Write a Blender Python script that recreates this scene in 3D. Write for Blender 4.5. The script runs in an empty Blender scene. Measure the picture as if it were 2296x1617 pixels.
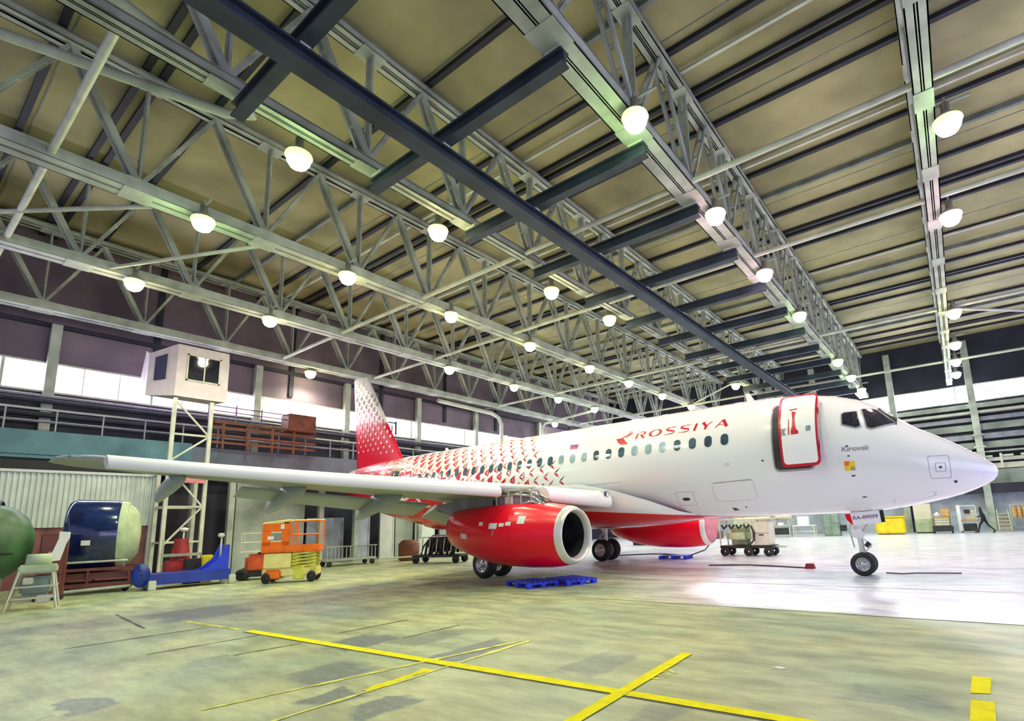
import bpy, bmesh, math, random
from mathutils import Vector, Matrix
from math import sin, cos, pi, radians, atan2, sqrt, asin
random.seed(7)
SC = bpy.context.scene
COL = SC.collection

# ------------------------------------------------------------------ camera
W_, H_ = 2296.0, 1617.0
FPX, CX, CY = 1173.48, 1288.66, 968.41
YAW, PITCH, ROLL = .624457, .172108, -.036798
fw = Vector((-sin(YAW)*cos(PITCH), cos(YAW)*cos(PITCH), sin(PITCH)))
rt = Vector((cos(YAW), sin(YAW), 0)); up = rt.cross(fw)
r2 = rt*cos(ROLL)+up*sin(ROLL); u2 = -rt*sin(ROLL)+up*cos(ROLL)
cam_d = bpy.data.cameras.new('camera'); cam = bpy.data.objects.new('camera', cam_d); COL.objects.link(cam)
cam_d.sensor_fit = 'HORIZONTAL'; cam_d.sensor_width = 36.0
cam_d.lens = FPX*36.0/W_
cam_d.shift_x = (W_/2-CX)/W_; cam_d.shift_y = (CY-H_/2)/W_
cam_d.clip_end = 500; cam_d.clip_start = .1
m = Matrix((r2, u2, -fw)).transposed().to_4x4(); m.translation = Vector((0, 0, 1.7))
cam.matrix_world = m
SC.camera = cam

# ------------------------------------------------------------------ world, lights, exposure
wd = bpy.data.worlds.new('world'); SC.world = wd; wd.use_nodes = True
bg = wd.node_tree.nodes['Background']; bg.inputs[0].default_value = (.62, .60, 1.0, 1); bg.inputs[1].default_value = .55
VS = SC.view_settings
VS.view_transform = 'Standard'; VS.look = 'None'; VS.gamma = 1.0; VS.use_curve_mapping = False
VS.exposure = 0.46
CYC = SC.cycles
CYC.max_bounces = 6; CYC.diffuse_bounces = 3; CYC.glossy_bounces = 3; CYC.transmission_bounces = 3
CYC.sample_clamp_indirect = 4.0; CYC.use_denoising = True; CYC.caustics_reflective = False; CYC.caustics_refractive = False
LAMP_W = 360.0
GREEN = (.84, 1.0, .66); YEL = (1.0, .97, .68); PINK = (1.0, .62, .72); PALE = (.88, .97, .80)
# ground truth of the roof: lamps (truss, X, Y, tint, power factor)
LAMPS = [
 ('L0', -12.2, 5.58, GREEN, 1), ('L0', -12.2, 9.94, YEL, 1), ('L0', -12.2, 15.68, YEL, 1), ('L0', -12.0, 19.73, YEL, .6), ('L0', -11.8, 36.2, YEL, 1),
 ('L1', -17.1, 5.2, GREEN, 1), ('L1', -17.1, 9.8, YEL, 1), ('L1', -17.1, 14.7, YEL, 1), ('L1', -17.1, 20.0, YEL, 1), ('L1', -17.1, 25.5, YEL, 1), ('L1', -17.1, 30.2, PALE, 1), ('L1', -17.1, 35.2, YEL, 1), ('L1', -17.1, 40.5, YEL, 1),
 ('L2', -23.35, 5.17, YEL, 1), ('L2', -23.35, 9.88, YEL, 1), ('L2', -23.35, 19.96, PALE, 1), ('L2', -23.35, 25.57, YEL, 1), ('L2', -23.4, 30.5, PALE, 1), ('L2', -23.4, 35.4, PALE, 1),
 ('L3', -29.85, 15.05, YEL, .8), ('L3', -29.8, 38.2, PALE, .8),
 ('R', -4.95, 9.73, GREEN, 1), ('R', -4.95, 14.74, PINK, 1), ('R', -4.95, 19.84, PINK, 1), ('R', -4.95, 25.33, GREEN, 1), ('R', -4.95, 34.96, GREEN, 1), ('R', -4.95, 39.84, PALE, 1), ('R', -4.95, 44.7, PALE, 1),
 ('RR', .96, 14.6, GREEN, 1), ('RR', .96, 19.7, PINK, 1), ('RR', .96, 30.0, YEL, 1), ('RR', .96, 36.1, YEL, 1), ('RR', .96, 40.4, PALE, 1), ('RR', .96, 44.3, PALE, 1),
]

def area(name, loc, rot, sx, sy, col, power):
    d = bpy.data.lights.new(name, 'AREA'); d.shape = 'RECTANGLE'; d.size = sx; d.size_y = sy; d.color = col; d.energy = power
    o = bpy.data.objects.new(name, d); COL.objects.link(o); o.location = loc; o.rotation_euler = rot; return o
# daylight that enters through the window bands plus added fill from an unseen open side
area('daylight_west', (-30.6, 20, 8.7), (0, radians(-90), 0), 1.2, 52, (.85, .80, 1.0), 700)
area('daylight_north', (-8, 49.6, 10.4), (radians(-90), 0, 0), 42, 1.2, (.80, .78, 1.0), 2200)
area('unseen_door_fill', (15.5, 14, 5.5), (0, radians(90), 0), 9, 44, (.66, .62, 1.0), 2100)  # added lavender fill; the open side it stands for is unseen

# ------------------------------------------------------------------ materials
def node_mat(name):
    mt = bpy.data.materials.new(name); mt.use_nodes = True
    nt = mt.node_tree; return mt, nt, nt.nodes['Principled BSDF']
def mat(name, col, rough=.55, metal=0., var=.12, scale=3., bump=0., emit=None, spec=.5, coat=0.):
    mt, nt, b = node_mat(name)
    b.inputs['Roughness'].default_value = rough; b.inputs['Metallic'].default_value = metal
    b.inputs['Specular IOR Level'].default_value = spec
    b.inputs['Coat Weight'].default_value = coat
    if emit:
        b.inputs['Base Color'].default_value = (*col, 1)
        b.inputs['Emission Color'].default_value = (*emit[0], 1); b.inputs['Emission Strength'].default_value = emit[1]
        return mt
    tc = nt.nodes.new('ShaderNodeTexCoord'); n = nt.nodes.new('ShaderNodeTexNoise'); n.inputs['Scale'].default_value = scale; n.inputs['Detail'].default_value = 5
    nt.links.new(tc.outputs['Object'], n.inputs['Vector'])
    cr = nt.nodes.new('ShaderNodeValToRGB')
    lo = [max(0, c*(1-var*1.6)) for c in col]; hi = [min(1, c*(1+var)) for c in col]
    cr.color_ramp.elements[0].position = .3; cr.color_ramp.elements[0].color = (*lo, 1)
    cr.color_ramp.elements[1].position = .7; cr.color_ramp.elements[1].color = (*hi, 1)
    nt.links.new(n.outputs['Fac'], cr.inputs['Fac']); nt.links.new(cr.outputs['Color'], b.inputs['Base Color'])
    if bump:
        bp = nt.nodes.new('ShaderNodeBump'); bp.inputs['Strength'].default_value = bump; nt.links.new(n.outputs['Fac'], bp.inputs['Height']); nt.links.new(bp.outputs['Normal'], b.inputs['Normal'])
    return mt
M = {}
M['steel'] = mat('painted_steel', (.42, .46, .40), .5, 0, .25, 1.2)
M['steel2'] = mat('painted_steel_light', (.58, .60, .50), .5, 0, .15, 1.5)
M['rail'] = mat('dark_blue_steel', (.035, .05, .075), .5, .2, .3, 1.0)
M['purlin'] = mat('dark_purlin_steel', (.02, .022, .035), .6, .1, .3, 1.0)
M['purlin2'] = mat('grey_purlin_steel', (.20, .23, .21), .55, .1, .3, 1.0)
M['white_paint'] = mat('white_aircraft_paint', (.88, .88, .86), .22, 0, .02, 1.0, coat=.4)
M['wing_grey'] = mat('wing_grey_paint', (.38, .42, .43), .38, 0, .1, .8)
M['red'] = mat('red_aircraft_paint', (.92, .0, .022), .3, 0, .03, 1.0, coat=.15, spec=.35)
M['red_mark'] = mat('red_marking', (.56, .0, .02), .35, 0, .06, 1.0)
M['dark_mark'] = mat('brown_marking', (.10, .035, .03), .4, 0, .1, 1.0)
M['white_mark'] = mat('white_marking', (.92, .92, .90), .35, 0, .02, 1.0)
M['line'] = mat('panel_line_grey', (.30, .29, .33), .5, 0, .05, 1.0)
M['glass'] = mat('dark_window_glass', (.07, .12, .17), .08, 0, .3, 2.0, spec=.8)
M['glass_lt'] = mat('shaded_window_glass', (.30, .42, .48), .15, 0, .3, 2.0, spec=.6)
M['cockpit'] = mat('cockpit_glass', (.015, .015, .03), .05, 0, .3, 2.0, spec=.9)
M['black'] = mat('black_rubber', (.012, .012, .014), .6, 0, .2, 3.0)
M['dark'] = mat('dark_machine', (.03, .032, .035), .55, .2, .4, 3.0)
M['alu'] = mat('bare_aluminium', (.62, .62, .60), .3, .8, .1, 2.0)
M['lip'] = mat('inlet_lip_metal', (.78, .76, .70), .35, .35, .05, 2.0)
M['chrome'] = mat('polished_metal', (.7, .7, .72), .12, 1, .05, 3.0)
M['pylon'] = mat('pylon_grey', (.26, .27, .32), .45, .1, .2, 2.0)
M['primer'] = mat('green_primer', (.35, .45, .28), .6, 0, .3, 4.0)
M['yellow_line'] = mat('yellow_floor_paint', (.95, .84, .0), .75, 0, .10, 6.0, spec=.15)
M['yellow_old'] = mat('worn_yellow_floor_paint', (.72, .72, .12), .55, 0, .3, 6.0)
M['patch'] = mat('dark_floor_patch', (.12, .16, .175), .5, 0, .35, 3.0)
M['crack'] = mat('floor_joint_dark', (.07, .085, .07), .7, 0, .4, 4.0)
M['blue'] = mat('blue_plastic', (.012, .05, .72), .4, 0, .15, 3.0)
M['blue_d'] = mat('deep_blue_paint', (.008, .035, .32), .35, 0, .3, 2.0)
M['navy'] = mat('navy_cowl_paint', (.006, .022, .11), .14, 0, .4, 1.5, coat=.8)
M['orange'] = mat('orange_paint', (.95, .17, .0), .4, 0, .12, 3.0)
M['orange_r'] = mat('red_orange_paint', (.62, .10, .02), .45, 0, .2, 3.0)
M['cream'] = mat('cream_yellow_paint', (.85, .74, .26), .45, 0, .08, 3.0)
M['lime'] = mat('yellow_green_paint', (.66, .66, .08), .5, 0, .2, 3.0)
M['yellow'] = mat('yellow_paint', (.80, .62, .01), .4, 0, .12, 3.0)
M['green_tank'] = mat('green_tank_paint', (.06, .15, .065), .4, 0, .35, 1.2)
M['brown'] = mat('brown_cabinet_paint', (.16, .045, .03), .4, 0, .2, 2.0)
M['maroon'] = mat('maroon_wall_paint', (.22, .08, .09), .7, 0, .3, 2.0)
M['dred'] = mat('dark_red_paint', (.35, .02, .02), .45, 0, .4, 3.0)
M['pale_green'] = mat('pale_green_paint', (.44, .54, .33), .5, 0, .2, 2.0)
M['green_cab'] = mat('grey_green_cabinet', (.22, .30, .25), .5, 0, .2, 2.0)
M['beige'] = mat('beige_paint', (.62, .60, .48), .5, 0, .08, 2.0)
M['pale_blue'] = mat('pale_blue_panel', (.40, .46, .55), .5, 0, .15, 2.0)
M['pink'] = mat('pink_cover_fabric', (.62, .22, .26), .7, 0, .15, 5.0)
M['card'] = mat('cardboard', (.55, .33, .12), .7, 0, .2, 5.0)
M['white'] = mat('white_plain', (.82, .82, .80), .5, 0, .05, 2.0)
M['skin'] = mat('skin', (.42, .22, .15), .55, 0, .1, 5.0)
M['cloth'] = mat('dark_work_clothes', (.012, .014, .022), .8, 0, .3, 8.0)
M['hair'] = mat('dark_hair', (.02, .015, .012), .7, 0, .2, 8.0)
M['rust'] = mat('rust_brown_steel', (.17, .055, .025), .6, 0, .3, 2.0)
M['lens'] = mat('lens', (.9, .9, .9), .3, emit=((1, 1, .9), 30))

def lens_mat(nm, c, k, st):
    mx = max(c); mt = mat(nm, (.9, .9, .9), .3, emit=(tuple((v/mx)**k for v in c), st)); mt.cycles.emission_sampling = 'NONE'; return mt
LENS = {c: (lens_mat('lit_lens_'+n, c, .25, 12.), lens_mat('lit_rim_'+n, c, 4.0 if n != 'pink' else 1.2, 1.5)) for n, c in (('green', GREEN), ('yellow', YEL), ('pink', PINK), ('white', PALE))}
M['pane'] = mat('daylit_frosted_glass', (.8, .8, .85), .5, emit=((.90, .86, 1.0), 5.0))
M['pane'].cycles.emission_sampling = 'NONE'

PATCHES = [(-7.8, 4.95, .45, .45, .9), (-5.75, 5.35, .28, .75, .9), (-3.8, 5.6, .28, .6, .6), (-5.55, 3.2, .22, .3, .9), (-4.85, 3.3, .25, .25, .9), (-14.2, 4.9, 1.0, .8, .8), (-7.7, 1.65, .35, .15, .8),
           (-6.5, 3.75, .4, .45, .85), (-2.4, 4.4, .18, .28, .5), (-.7, 5.95, .4, .2, .5), (-8.6, 3.2, .3, .25, .4), (-10.5, 6.6, 1.0, .6, .3), (-7.0, 5.6, .3, .5, .6)]
def floor_mat():
    mt, nt, b = node_mat('stained_concrete'); N = nt.nodes; L = nt.links
    tc = N.new('ShaderNodeTexCoord')
    def noise(sc, sx, sy, det=6):
        mp = N.new('ShaderNodeMapping'); mp.inputs['Scale'].default_value = (sx, sy, 1); L.new(tc.outputs['Object'], mp.inputs[0])
        n = N.new('ShaderNodeTexNoise'); n.inputs['Scale'].default_value = sc; n.inputs['Detail'].default_value = det; L.new(mp.outputs[0], n.inputs['Vector']); return n
    def ramp(f, p0, c0, p1, c1):
        r = N.new('ShaderNodeValToRGB'); e = r.color_ramp.elements; e[0].position = p0; e[0].color = (*c0, 1); e[1].position = p1; e[1].color = (*c1, 1); L.new(f, r.inputs[0]); return r
    def mix(a, b_, f, bl='MIX'):
        x = N.new('ShaderNodeMix'); x.data_type = 'RGBA'; x.blend_type = bl; L.new(a, x.inputs[6]); L.new(b_, x.inputs[7])
        if isinstance(f, float): x.inputs[0].default_value = f
        else: L.new(f, x.inputs[0])
        return x.outputs[2]
    n1 = noise(.5, 1, 1); n2 = noise(2.4, .45, 1.2); n3 = noise(9, .5, 1.5, 8)
    c1 = ramp(n1.outputs['Fac'], .35, (.36, .46, .30), .70, (.68, .70, .36))
    c2 = ramp(n2.outputs['Fac'], .36, (.55, .55, .55), .62, (1, 1, 1))
    c3 = ramp(n3.outputs['Fac'], .3, (.75, .76, .75), .7, (1.05, 1.05, 1.0))
    base = mix(c1.outputs[0], c2.outputs[0], .85, 'MULTIPLY'); base = mix(base, c3.outputs[0], .8, 'MULTIPLY')
    # repaired dark patches in the slab, with ragged worn edges
    wn = noise(2.0, 1, 1, 6)
    off = N.new('ShaderNodeVectorMath'); off.operation = 'MULTIPLY_ADD'; L.new(wn.outputs['Color'], off.inputs[0]); off.inputs[1].default_value = (.55, .8, 0); L.new(tc.outputs['Object'], off.inputs[2])
    tot = None
    for cx, cy, hx, hy, k in PATCHES:
        a = N.new('ShaderNodeVectorMath'); a.operation = 'SUBTRACT'; L.new(off.outputs[0], a.inputs[0]); a.inputs[1].default_value = (cx+.27, cy+.4, 0)
        a2 = N.new('ShaderNodeVectorMath'); a2.operation = 'MULTIPLY'; L.new(a.outputs[0], a2.inputs[0]); a2.inputs[1].default_value = (1/hx, 1/hy, 0)
        a3 = N.new('ShaderNodeVectorMath'); a3.operation = 'ABSOLUTE'; L.new(a2.outputs[0], a3.inputs[0])
        sx = N.new('ShaderNodeSeparateXYZ'); L.new(a3.outputs[0], sx.inputs[0])
        mx_ = N.new('ShaderNodeMath'); mx_.operation = 'MAXIMUM'; L.new(sx.outputs[0], mx_.inputs[0]); L.new(sx.outputs[1], mx_.inputs[1])
        mr_ = N.new('ShaderNodeMapRange'); L.new(mx_.outputs[0], mr_.inputs[0]); mr_.inputs[1].default_value = 1.15; mr_.inputs[2].default_value = .85; mr_.inputs[4].default_value = k
        if tot is None: tot = mr_.outputs[0]
        else:
            q = N.new('ShaderNodeMath'); q.operation = 'MAXIMUM'; L.new(tot, q.inputs[0]); L.new(mr_.outputs[0], q.inputs[1]); tot = q.outputs[0]
    dk = ramp(n3.outputs['Fac'], .35, (.10, .135, .145), .65, (.17, .21, .20)); base = mix(base, dk.outputs[0], tot)
    # far bay: daylight and window reflection painted in as a paler, glossier zone
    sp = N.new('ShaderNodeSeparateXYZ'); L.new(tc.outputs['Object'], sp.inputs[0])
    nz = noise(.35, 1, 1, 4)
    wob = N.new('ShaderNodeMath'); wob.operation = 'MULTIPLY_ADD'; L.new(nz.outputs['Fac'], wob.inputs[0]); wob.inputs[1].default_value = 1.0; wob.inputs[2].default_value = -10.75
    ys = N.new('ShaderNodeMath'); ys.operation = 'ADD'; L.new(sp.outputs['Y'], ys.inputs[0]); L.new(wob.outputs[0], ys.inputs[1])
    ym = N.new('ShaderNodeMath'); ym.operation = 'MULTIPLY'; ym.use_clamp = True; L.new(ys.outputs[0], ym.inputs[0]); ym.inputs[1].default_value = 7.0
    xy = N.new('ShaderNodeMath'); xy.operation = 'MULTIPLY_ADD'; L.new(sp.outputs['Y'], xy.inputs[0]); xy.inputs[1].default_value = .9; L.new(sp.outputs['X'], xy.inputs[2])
    xs = N.new('ShaderNodeMapRange'); L.new(xy.outputs[0], xs.inputs[0]); xs.inputs[1].default_value = .9*13-9.0; xs.inputs[2].default_value = .9*13-4.2  # pale zone pulled back so the floor under the engine stays shade-dark
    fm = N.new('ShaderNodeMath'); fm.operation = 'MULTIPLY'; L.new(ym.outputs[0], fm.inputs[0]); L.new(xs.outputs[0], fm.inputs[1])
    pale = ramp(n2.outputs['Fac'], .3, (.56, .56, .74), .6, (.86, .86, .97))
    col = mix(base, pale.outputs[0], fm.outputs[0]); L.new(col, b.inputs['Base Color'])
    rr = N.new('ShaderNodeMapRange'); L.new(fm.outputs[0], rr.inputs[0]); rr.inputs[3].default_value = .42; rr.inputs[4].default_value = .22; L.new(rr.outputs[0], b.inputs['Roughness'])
    bp = N.new('ShaderNodeBump'); bp.inputs['Strength'].default_value = .06; bp.inputs['Distance'].default_value = .05; L.new(n3.outputs['Fac'], bp.inputs['Height']); L.new(bp.outputs[0], b.inputs['Normal'])
    return mt
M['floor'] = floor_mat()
M['ceiling'] = mat('khaki_roof_slabs', (.36, .33, .165), .75, 0, .28, .35)
M['wall'] = mat('mauve_concrete_wall', (.19, .145, .19), .8, 0, .25, .4)
M['wall_d'] = mat('dark_cladding_and_shade', (.022, .022, .042), .7, 0, .35, .5)  # near black; also carries the shade of the recess below the gallery
M['wall_g'] = mat('grey_green_wall', (.32, .37, .33), .75, 0, .3, .6)
M['teal'] = mat('teal_fascia_paint', (.09, .21, .26), .6, 0, .15, 1.0)
M['slate'] = mat('slate_fascia_paint', (.12, .15, .21), .6, 0, .2, 1.0)
M['corr'] = mat('white_corrugated_sheet', (.60, .66, .62), .45, 0, .08, 1.5)

def fuselage_mat():
    """white paint with the red underside; the colour border is a painted curve along the body"""
    mt, nt, b = node_mat('white_over_red_body_paint'); N = nt.nodes; L = nt.links
    b.inputs['Roughness'].default_value = .2; b.inputs['Coat Weight'].default_value = .5
    tc = N.new('ShaderNodeTexCoord'); sp = N.new('ShaderNodeSeparateXYZ'); L.new(tc.outputs['Object'], sp.inputs[0])
    # border height z(x): ramp over x in [-30, 0] -> z in [0, 6]
    mr = N.new('ShaderNodeMapRange'); L.new(sp.outputs['X'], mr.inputs[0]); mr.inputs[1].default_value = -17; mr.inputs[2].default_value = 13
    cr = N.new('ShaderNodeFloatCurve'); cv = cr.mapping.curves[0]
    pts = [(-30, 5.9), (-26, 4.4), (-24, 3.6), (-21, 2.75), (-16, 2.35), (-13.0, 2.2), (-10.48, 2.08), (-6.82, 1.80), (-4.7, 1.66), (-4.3, 0), (0, 0)]
    cv.points[0].location = ((pts[0][0]+30)/30, pts[0][1]/6); cv.points[1].location = (1, 0)
    for x, z in pts[1:-1]: cv.points.new((x+30)/30, z/6)
    for p in cv.points: p.handle_type = 'VECTOR'
    cr.mapping.update(); L.new(mr.outputs[0], cr.inputs['Value'])
    mu = N.new('ShaderNodeMath'); mu.operation = 'MULTIPLY'; L.new(cr.outputs[0], mu.inputs[0]); mu.inputs[1].default_value = 6
    lt = N.new('ShaderNodeMath'); lt.operation = 'LESS_THAN'; L.new(sp.outputs['Z'], lt.inputs[0]); L.new(mu.outputs[0], lt.inputs[1])
    mx = N.new('ShaderNodeMix'); mx.data_type = 'RGBA'; L.new(lt.outputs[0], mx.inputs[0]); mx.inputs[6].default_value = (.80, .80, .80, 1); mx.inputs[7].default_value = (.66, .0, .014, 1)
    L.new(mx.outputs[2], b.inputs['Base Color']); return mt
M['body'] = fuselage_mat()

# ------------------------------------------------------------------ mesh helpers
class MB:
    def __init__(s): s.v = []; s.f = []; s.mi = []; s.m = 0; s.sm = []
    def add(s, vs, fs, smooth=False):
        o = len(s.v); s.v += [tuple(v) for v in vs]
        for f in fs: s.f.append(tuple(o+i for i in f)); s.mi.append(s.m); s.sm.append(smooth)
        return s
    def box(s, x0, x1, y0, y1, z0, z1):
        vs = [(x, y, z) for z in (z0, z1) for y in (y0, y1) for x in (x0, x1)]
        return s.add(vs, [(0, 2, 3, 1), (4, 5, 7, 6), (0, 1, 5, 4), (2, 6, 7, 3), (0, 4, 6, 2), (1, 3, 7, 5)])
    def bevbox(s, x0, x1, y0, y1, z0, z1, b=.02):
        bm = bmesh.new(); bmesh.ops.create_cube(bm, size=1)
        for v in bm.verts: v.co = Vector(((x0+x1)/2+v.co.x*(x1-x0), (y0+y1)/2+v.co.y*(y1-y0), (z0+z1)/2+v.co.z*(z1-z0)))
        bmesh.ops.bevel(bm, geom=bm.edges[:], offset=b, segments=2, affect='EDGES'); return s.bm(bm)
    def bm(s, bm, smooth=False):
        bm.verts.index_update(); s.add([v.co for v in bm.verts], [[v.index for v in f.verts] for f in bm.faces], smooth); bm.free(); return s
    def beam(s, a, b, w, h, upv=(0, 0, 1)):
        """rectangular bar from a to b; w across, h along upv"""
        a = Vector(a); b = Vector(b); d = (b-a).normalized(); u = Vector(upv)
        if abs(d.dot(u)) > .98: u = Vector((1, 0, 0))
        r = d.cross(u).normalized(); u = r.cross(d)
        vs = [p+r*(i*w/2)+u*(j*h/2) for p in (a, b) for j in (-1, 1) for i in (-1, 1)]
        return s.add(vs, [(0, 1, 3, 2), (4, 6, 7, 5), (0, 4, 5, 1), (2, 3, 7, 6), (0, 2, 6, 4), (1, 5, 7, 3)])
    def tube(s, pts, r, n=8, cap=True, smooth=True):
        pts = [Vector(p) for p in pts]; rs = r if isinstance(r, (list, tuple)) else [r]*len(pts)
        rings = []; prev = None
        for i, p in enumerate(pts):
            d = (pts[min(i+1, len(pts)-1)]-pts[max(i-1, 0)]).normalized()
            if prev is None:
                prev = Vector((0, 0, 1)) if abs(d.z) < .9 else Vector((1, 0, 0))
            u = (prev-d*prev.dot(d)).normalized(); prev = u; w = d.cross(u)
            rings.append([p+(u*cos(2*pi*k/n)+w*sin(2*pi*k/n))*rs[i] for k in range(n)])
        vs = [q for R in rings for q in R]; fs = []
        for i in range(len(pts)-1):
            for k in range(n): fs.append((i*n+k, i*n+(k+1) % n, (i+1)*n+(k+1) % n, (i+1)*n+k))
        s.add(vs, fs, smooth)
        if cap:
            s.add(rings[0], [tuple(range(n))[::-1]]); s.add(rings[-1], [tuple(range(n))])
        return s
    def lathe(s, prof, c=(0, 0, 0), ax='z', n=32, smooth=True, a0=0, a1=2*pi):
        """prof: list of (t, r) along axis"""
        full = abs(a1-a0-2*pi) < 1e-6; m_ = n if full else n+1
        vs = []
        for t, r in prof:
            for k in range(m_):
                a = a0+(a1-a0)*k/n; p, q = r*cos(a), r*sin(a)
                vs.append({'z': (c[0]+p, c[1]+q, c[2]+t), 'x': (c[0]+t, c[1]+p, c[2]+q), 'y': (c[0]+q, c[1]+t, c[2]+p)}[ax])
        fs = []
        for i in range(len(prof)-1):
            for k in range(n):
                j = (k+1) % m_
                fs.append((i*m_+k, i*m_+j, (i+1)*m_+j, (i+1)*m_+k))
        return s.add(vs, fs, smooth)
    def loft(s, rings, closed=True, cap=False, smooth=True):
        n = len(rings[0]); vs = [p for R in rings for p in R]; fs = []
        for i in range(len(rings)-1):
            for k in range(n if closed else n-1): j = (k+1) % n; fs.append((i*n+k, i*n+j, (i+1)*n+j, (i+1)*n+k))
        s.add(vs, fs, smooth)
        if cap: s.add(rings[0], [tuple(range(n))[::-1]]); s.add(rings[-1], [tuple(range(n))])
        return s
    def poly(s, pts): return s.add(pts, [tuple(range(len(pts)))])
    def prism(s, pts, d):
        d = Vector(d); n = len(pts); a = [Vector(p) for p in pts]; b = [p+d for p in a]
        return s.add(a+b, [tuple(range(n))[::-1], tuple(range(n, 2*n))]+[(i, (i+1) % n, n+(i+1) % n, n+i) for i in range(n)])
    def build(s, name, mats, parent=None, flip=True):
        me = bpy.data.meshes.new(name)
        off = Vector((0, 0, 0)); p = parent
        while p is not None: off += p.location; p = p.parent
        me.from_pydata([Vector(v)-off for v in s.v], [], s.f)
        mats = mats if isinstance(mats, (list, tuple)) else [mats]
        for q in mats: me.materials.append(M[q] if isinstance(q, str) else q)
        me.polygons.foreach_set('material_index', s.mi); me.polygons.foreach_set('use_smooth', s.sm)
        if flip:
            bm = bmesh.new(); bm.from_mesh(me); bmesh.ops.recalc_face_normals(bm, faces=bm.faces); bm.to_mesh(me); bm.free()
        me.update()
        o = bpy.data.objects.new(name, me); COL.objects.link(o)
        if parent is not None: o.parent = parent
        return o
def tag(o, label=None, cat=None, group=None, kind=None):
    if label: o['label'] = label
    if cat: o['category'] = cat
    if group: o['group'] = group
    if kind: o['kind'] = kind
    return o
def thing(name, loc, label, cat, group=None):
    o = bpy.data.objects.new(name, None); COL.objects.link(o); o.location = loc; o.empty_display_size = .2
    return tag(o, label, cat, group)
def dup(o, parent=None, loc=None, rz=None, label=None):
    c = o.copy(); COL.objects.link(c); c.parent = parent
    if loc is not None: c.location = loc
    if rz is not None: c.rotation_euler = (0, 0, rz)
    if label: c['label'] = label
    for ch in list(o.children): dup(ch, c)
    return c
def struct(name, mb, mats, label=None, parent=None): return tag(mb.build(name, mats, parent), label, None, None, 'structure')

# ================================================================== THE SETTING
XL, XR, YN, YF, ZR = -31.0, 16.0, -12.0, 50.0, 15.1
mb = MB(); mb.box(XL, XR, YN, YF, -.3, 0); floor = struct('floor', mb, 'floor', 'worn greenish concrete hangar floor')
mb = MB(); mb.box(XL, XR, YN, YF, ZR, ZR+.3)
ceil_ = struct('ceiling', mb, 'ceiling', 'khaki slab roof of the hangar')
# walls
mb = MB(); mb.box(XL-.3, XL, YN, YF, 9.3, ZR); mb.box(XL-.3, XL, YN, YF, 5.9, 8.05); mb.box(XL-.3, XL, YN, YF, 0, 5.9)
wl = struct('wall_left', mb, 'wall', 'mauve hangar wall behind the tail')
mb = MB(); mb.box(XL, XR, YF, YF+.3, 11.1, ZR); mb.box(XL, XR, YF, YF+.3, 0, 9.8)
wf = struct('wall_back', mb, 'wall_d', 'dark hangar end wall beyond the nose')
mb = MB(); mb.box(XR, XR+.3, 36, YF, 0, ZR); mb.box(XR, XR+.3, YN, 36, 10.5, ZR); struct('wall_right', mb, 'wall', 'hangar wall above an unseen side opening left for light')
# window bands
def window_band(idx, axis, fixed, a0, a1, z0, z1, step, label):
    fr = MB(); pn = MB()
    t = .06
    def bx(mb, p0, p1, q0, q1, d0, d1):
        if axis == 'x': mb.box(fixed+d0, fixed+d1, p0, p1, q0, q1)
        else: mb.box(p0, p1, fixed+d0, fixed+d1, q0, q1)
    s = 1 if axis == 'x' else -1
    bx(fr, a0, a1, z0-.05, z0+.03, min(0, s*.1), max(0, s*.1)); bx(fr, a0, a1, z1-.03, z1+.05, min(0, s*.1), max(0, s*.1))
    k = a0
    i = 0
    while k < a1:
        w = .10 if i % 4 == 0 else .035
        bx(fr, k-w/2, k+w/2, z0, z1, min(-.02, s*.06), max(.0, s*.06)); k += step; i += 1
    bx(pn, a0, a1, z0, z1, -s*.16 if s > 0 else .1, -.1 if s > 0 else .16)
    f = struct(f'window_{idx}', fr, 'steel2', label)
    pn.build('pane', 'pane', f)
    return f
window_band(1, 'x', XL, YN, YF-1.2, 8.05, 9.3, 1.25, 'long strip window with daylight on the tail-side wall')
window_band(2, 'y', YF, XL+1, XR, 9.8, 11.1, 1.1, 'long strip window with daylight beyond the nose')

# roof purlins under the slab, along X
NODE0, PITCHY = .35, 3.35
def purlin_mb(dark=True, w=.17, h=.15):
    mb = MB(); mb.box(XL, XR, -w/2, w/2, -h, 0); return mb
pm = [purlin_mb(True).build('purlin', 'purlin', ceil_), purlin_mb(False, .14, .2).build('purlin', 'purlin2', ceil_)]
for i in range(-7, 10):
    y = 16.0+3.55*i
    for o, dy in ((pm[0], 0), (pm[0], 1.75 if i % 3 == 2 else None), (pm[0], 2.15 if i % 3 == 2 else None), (pm[1], 1.78 if i % 3 == 1 else None)):
        if dy is None or y+dy > YF-.3: continue
        c = o.copy(); COL.objects.link(c); c.location = (0, y+dy, ZR)
for o in pm: bpy.data.objects.remove(o)
# slab joints
mb = MB()
for i in range(-3, 15): mb.box(XL, XR, NODE0+PITCHY*(i+.5)-.02, NODE0+PITCHY*(i+.5)+.02, ZR-.012, ZR-.002)
mb.build('slab_joint', 'purlin2', ceil_)

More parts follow.
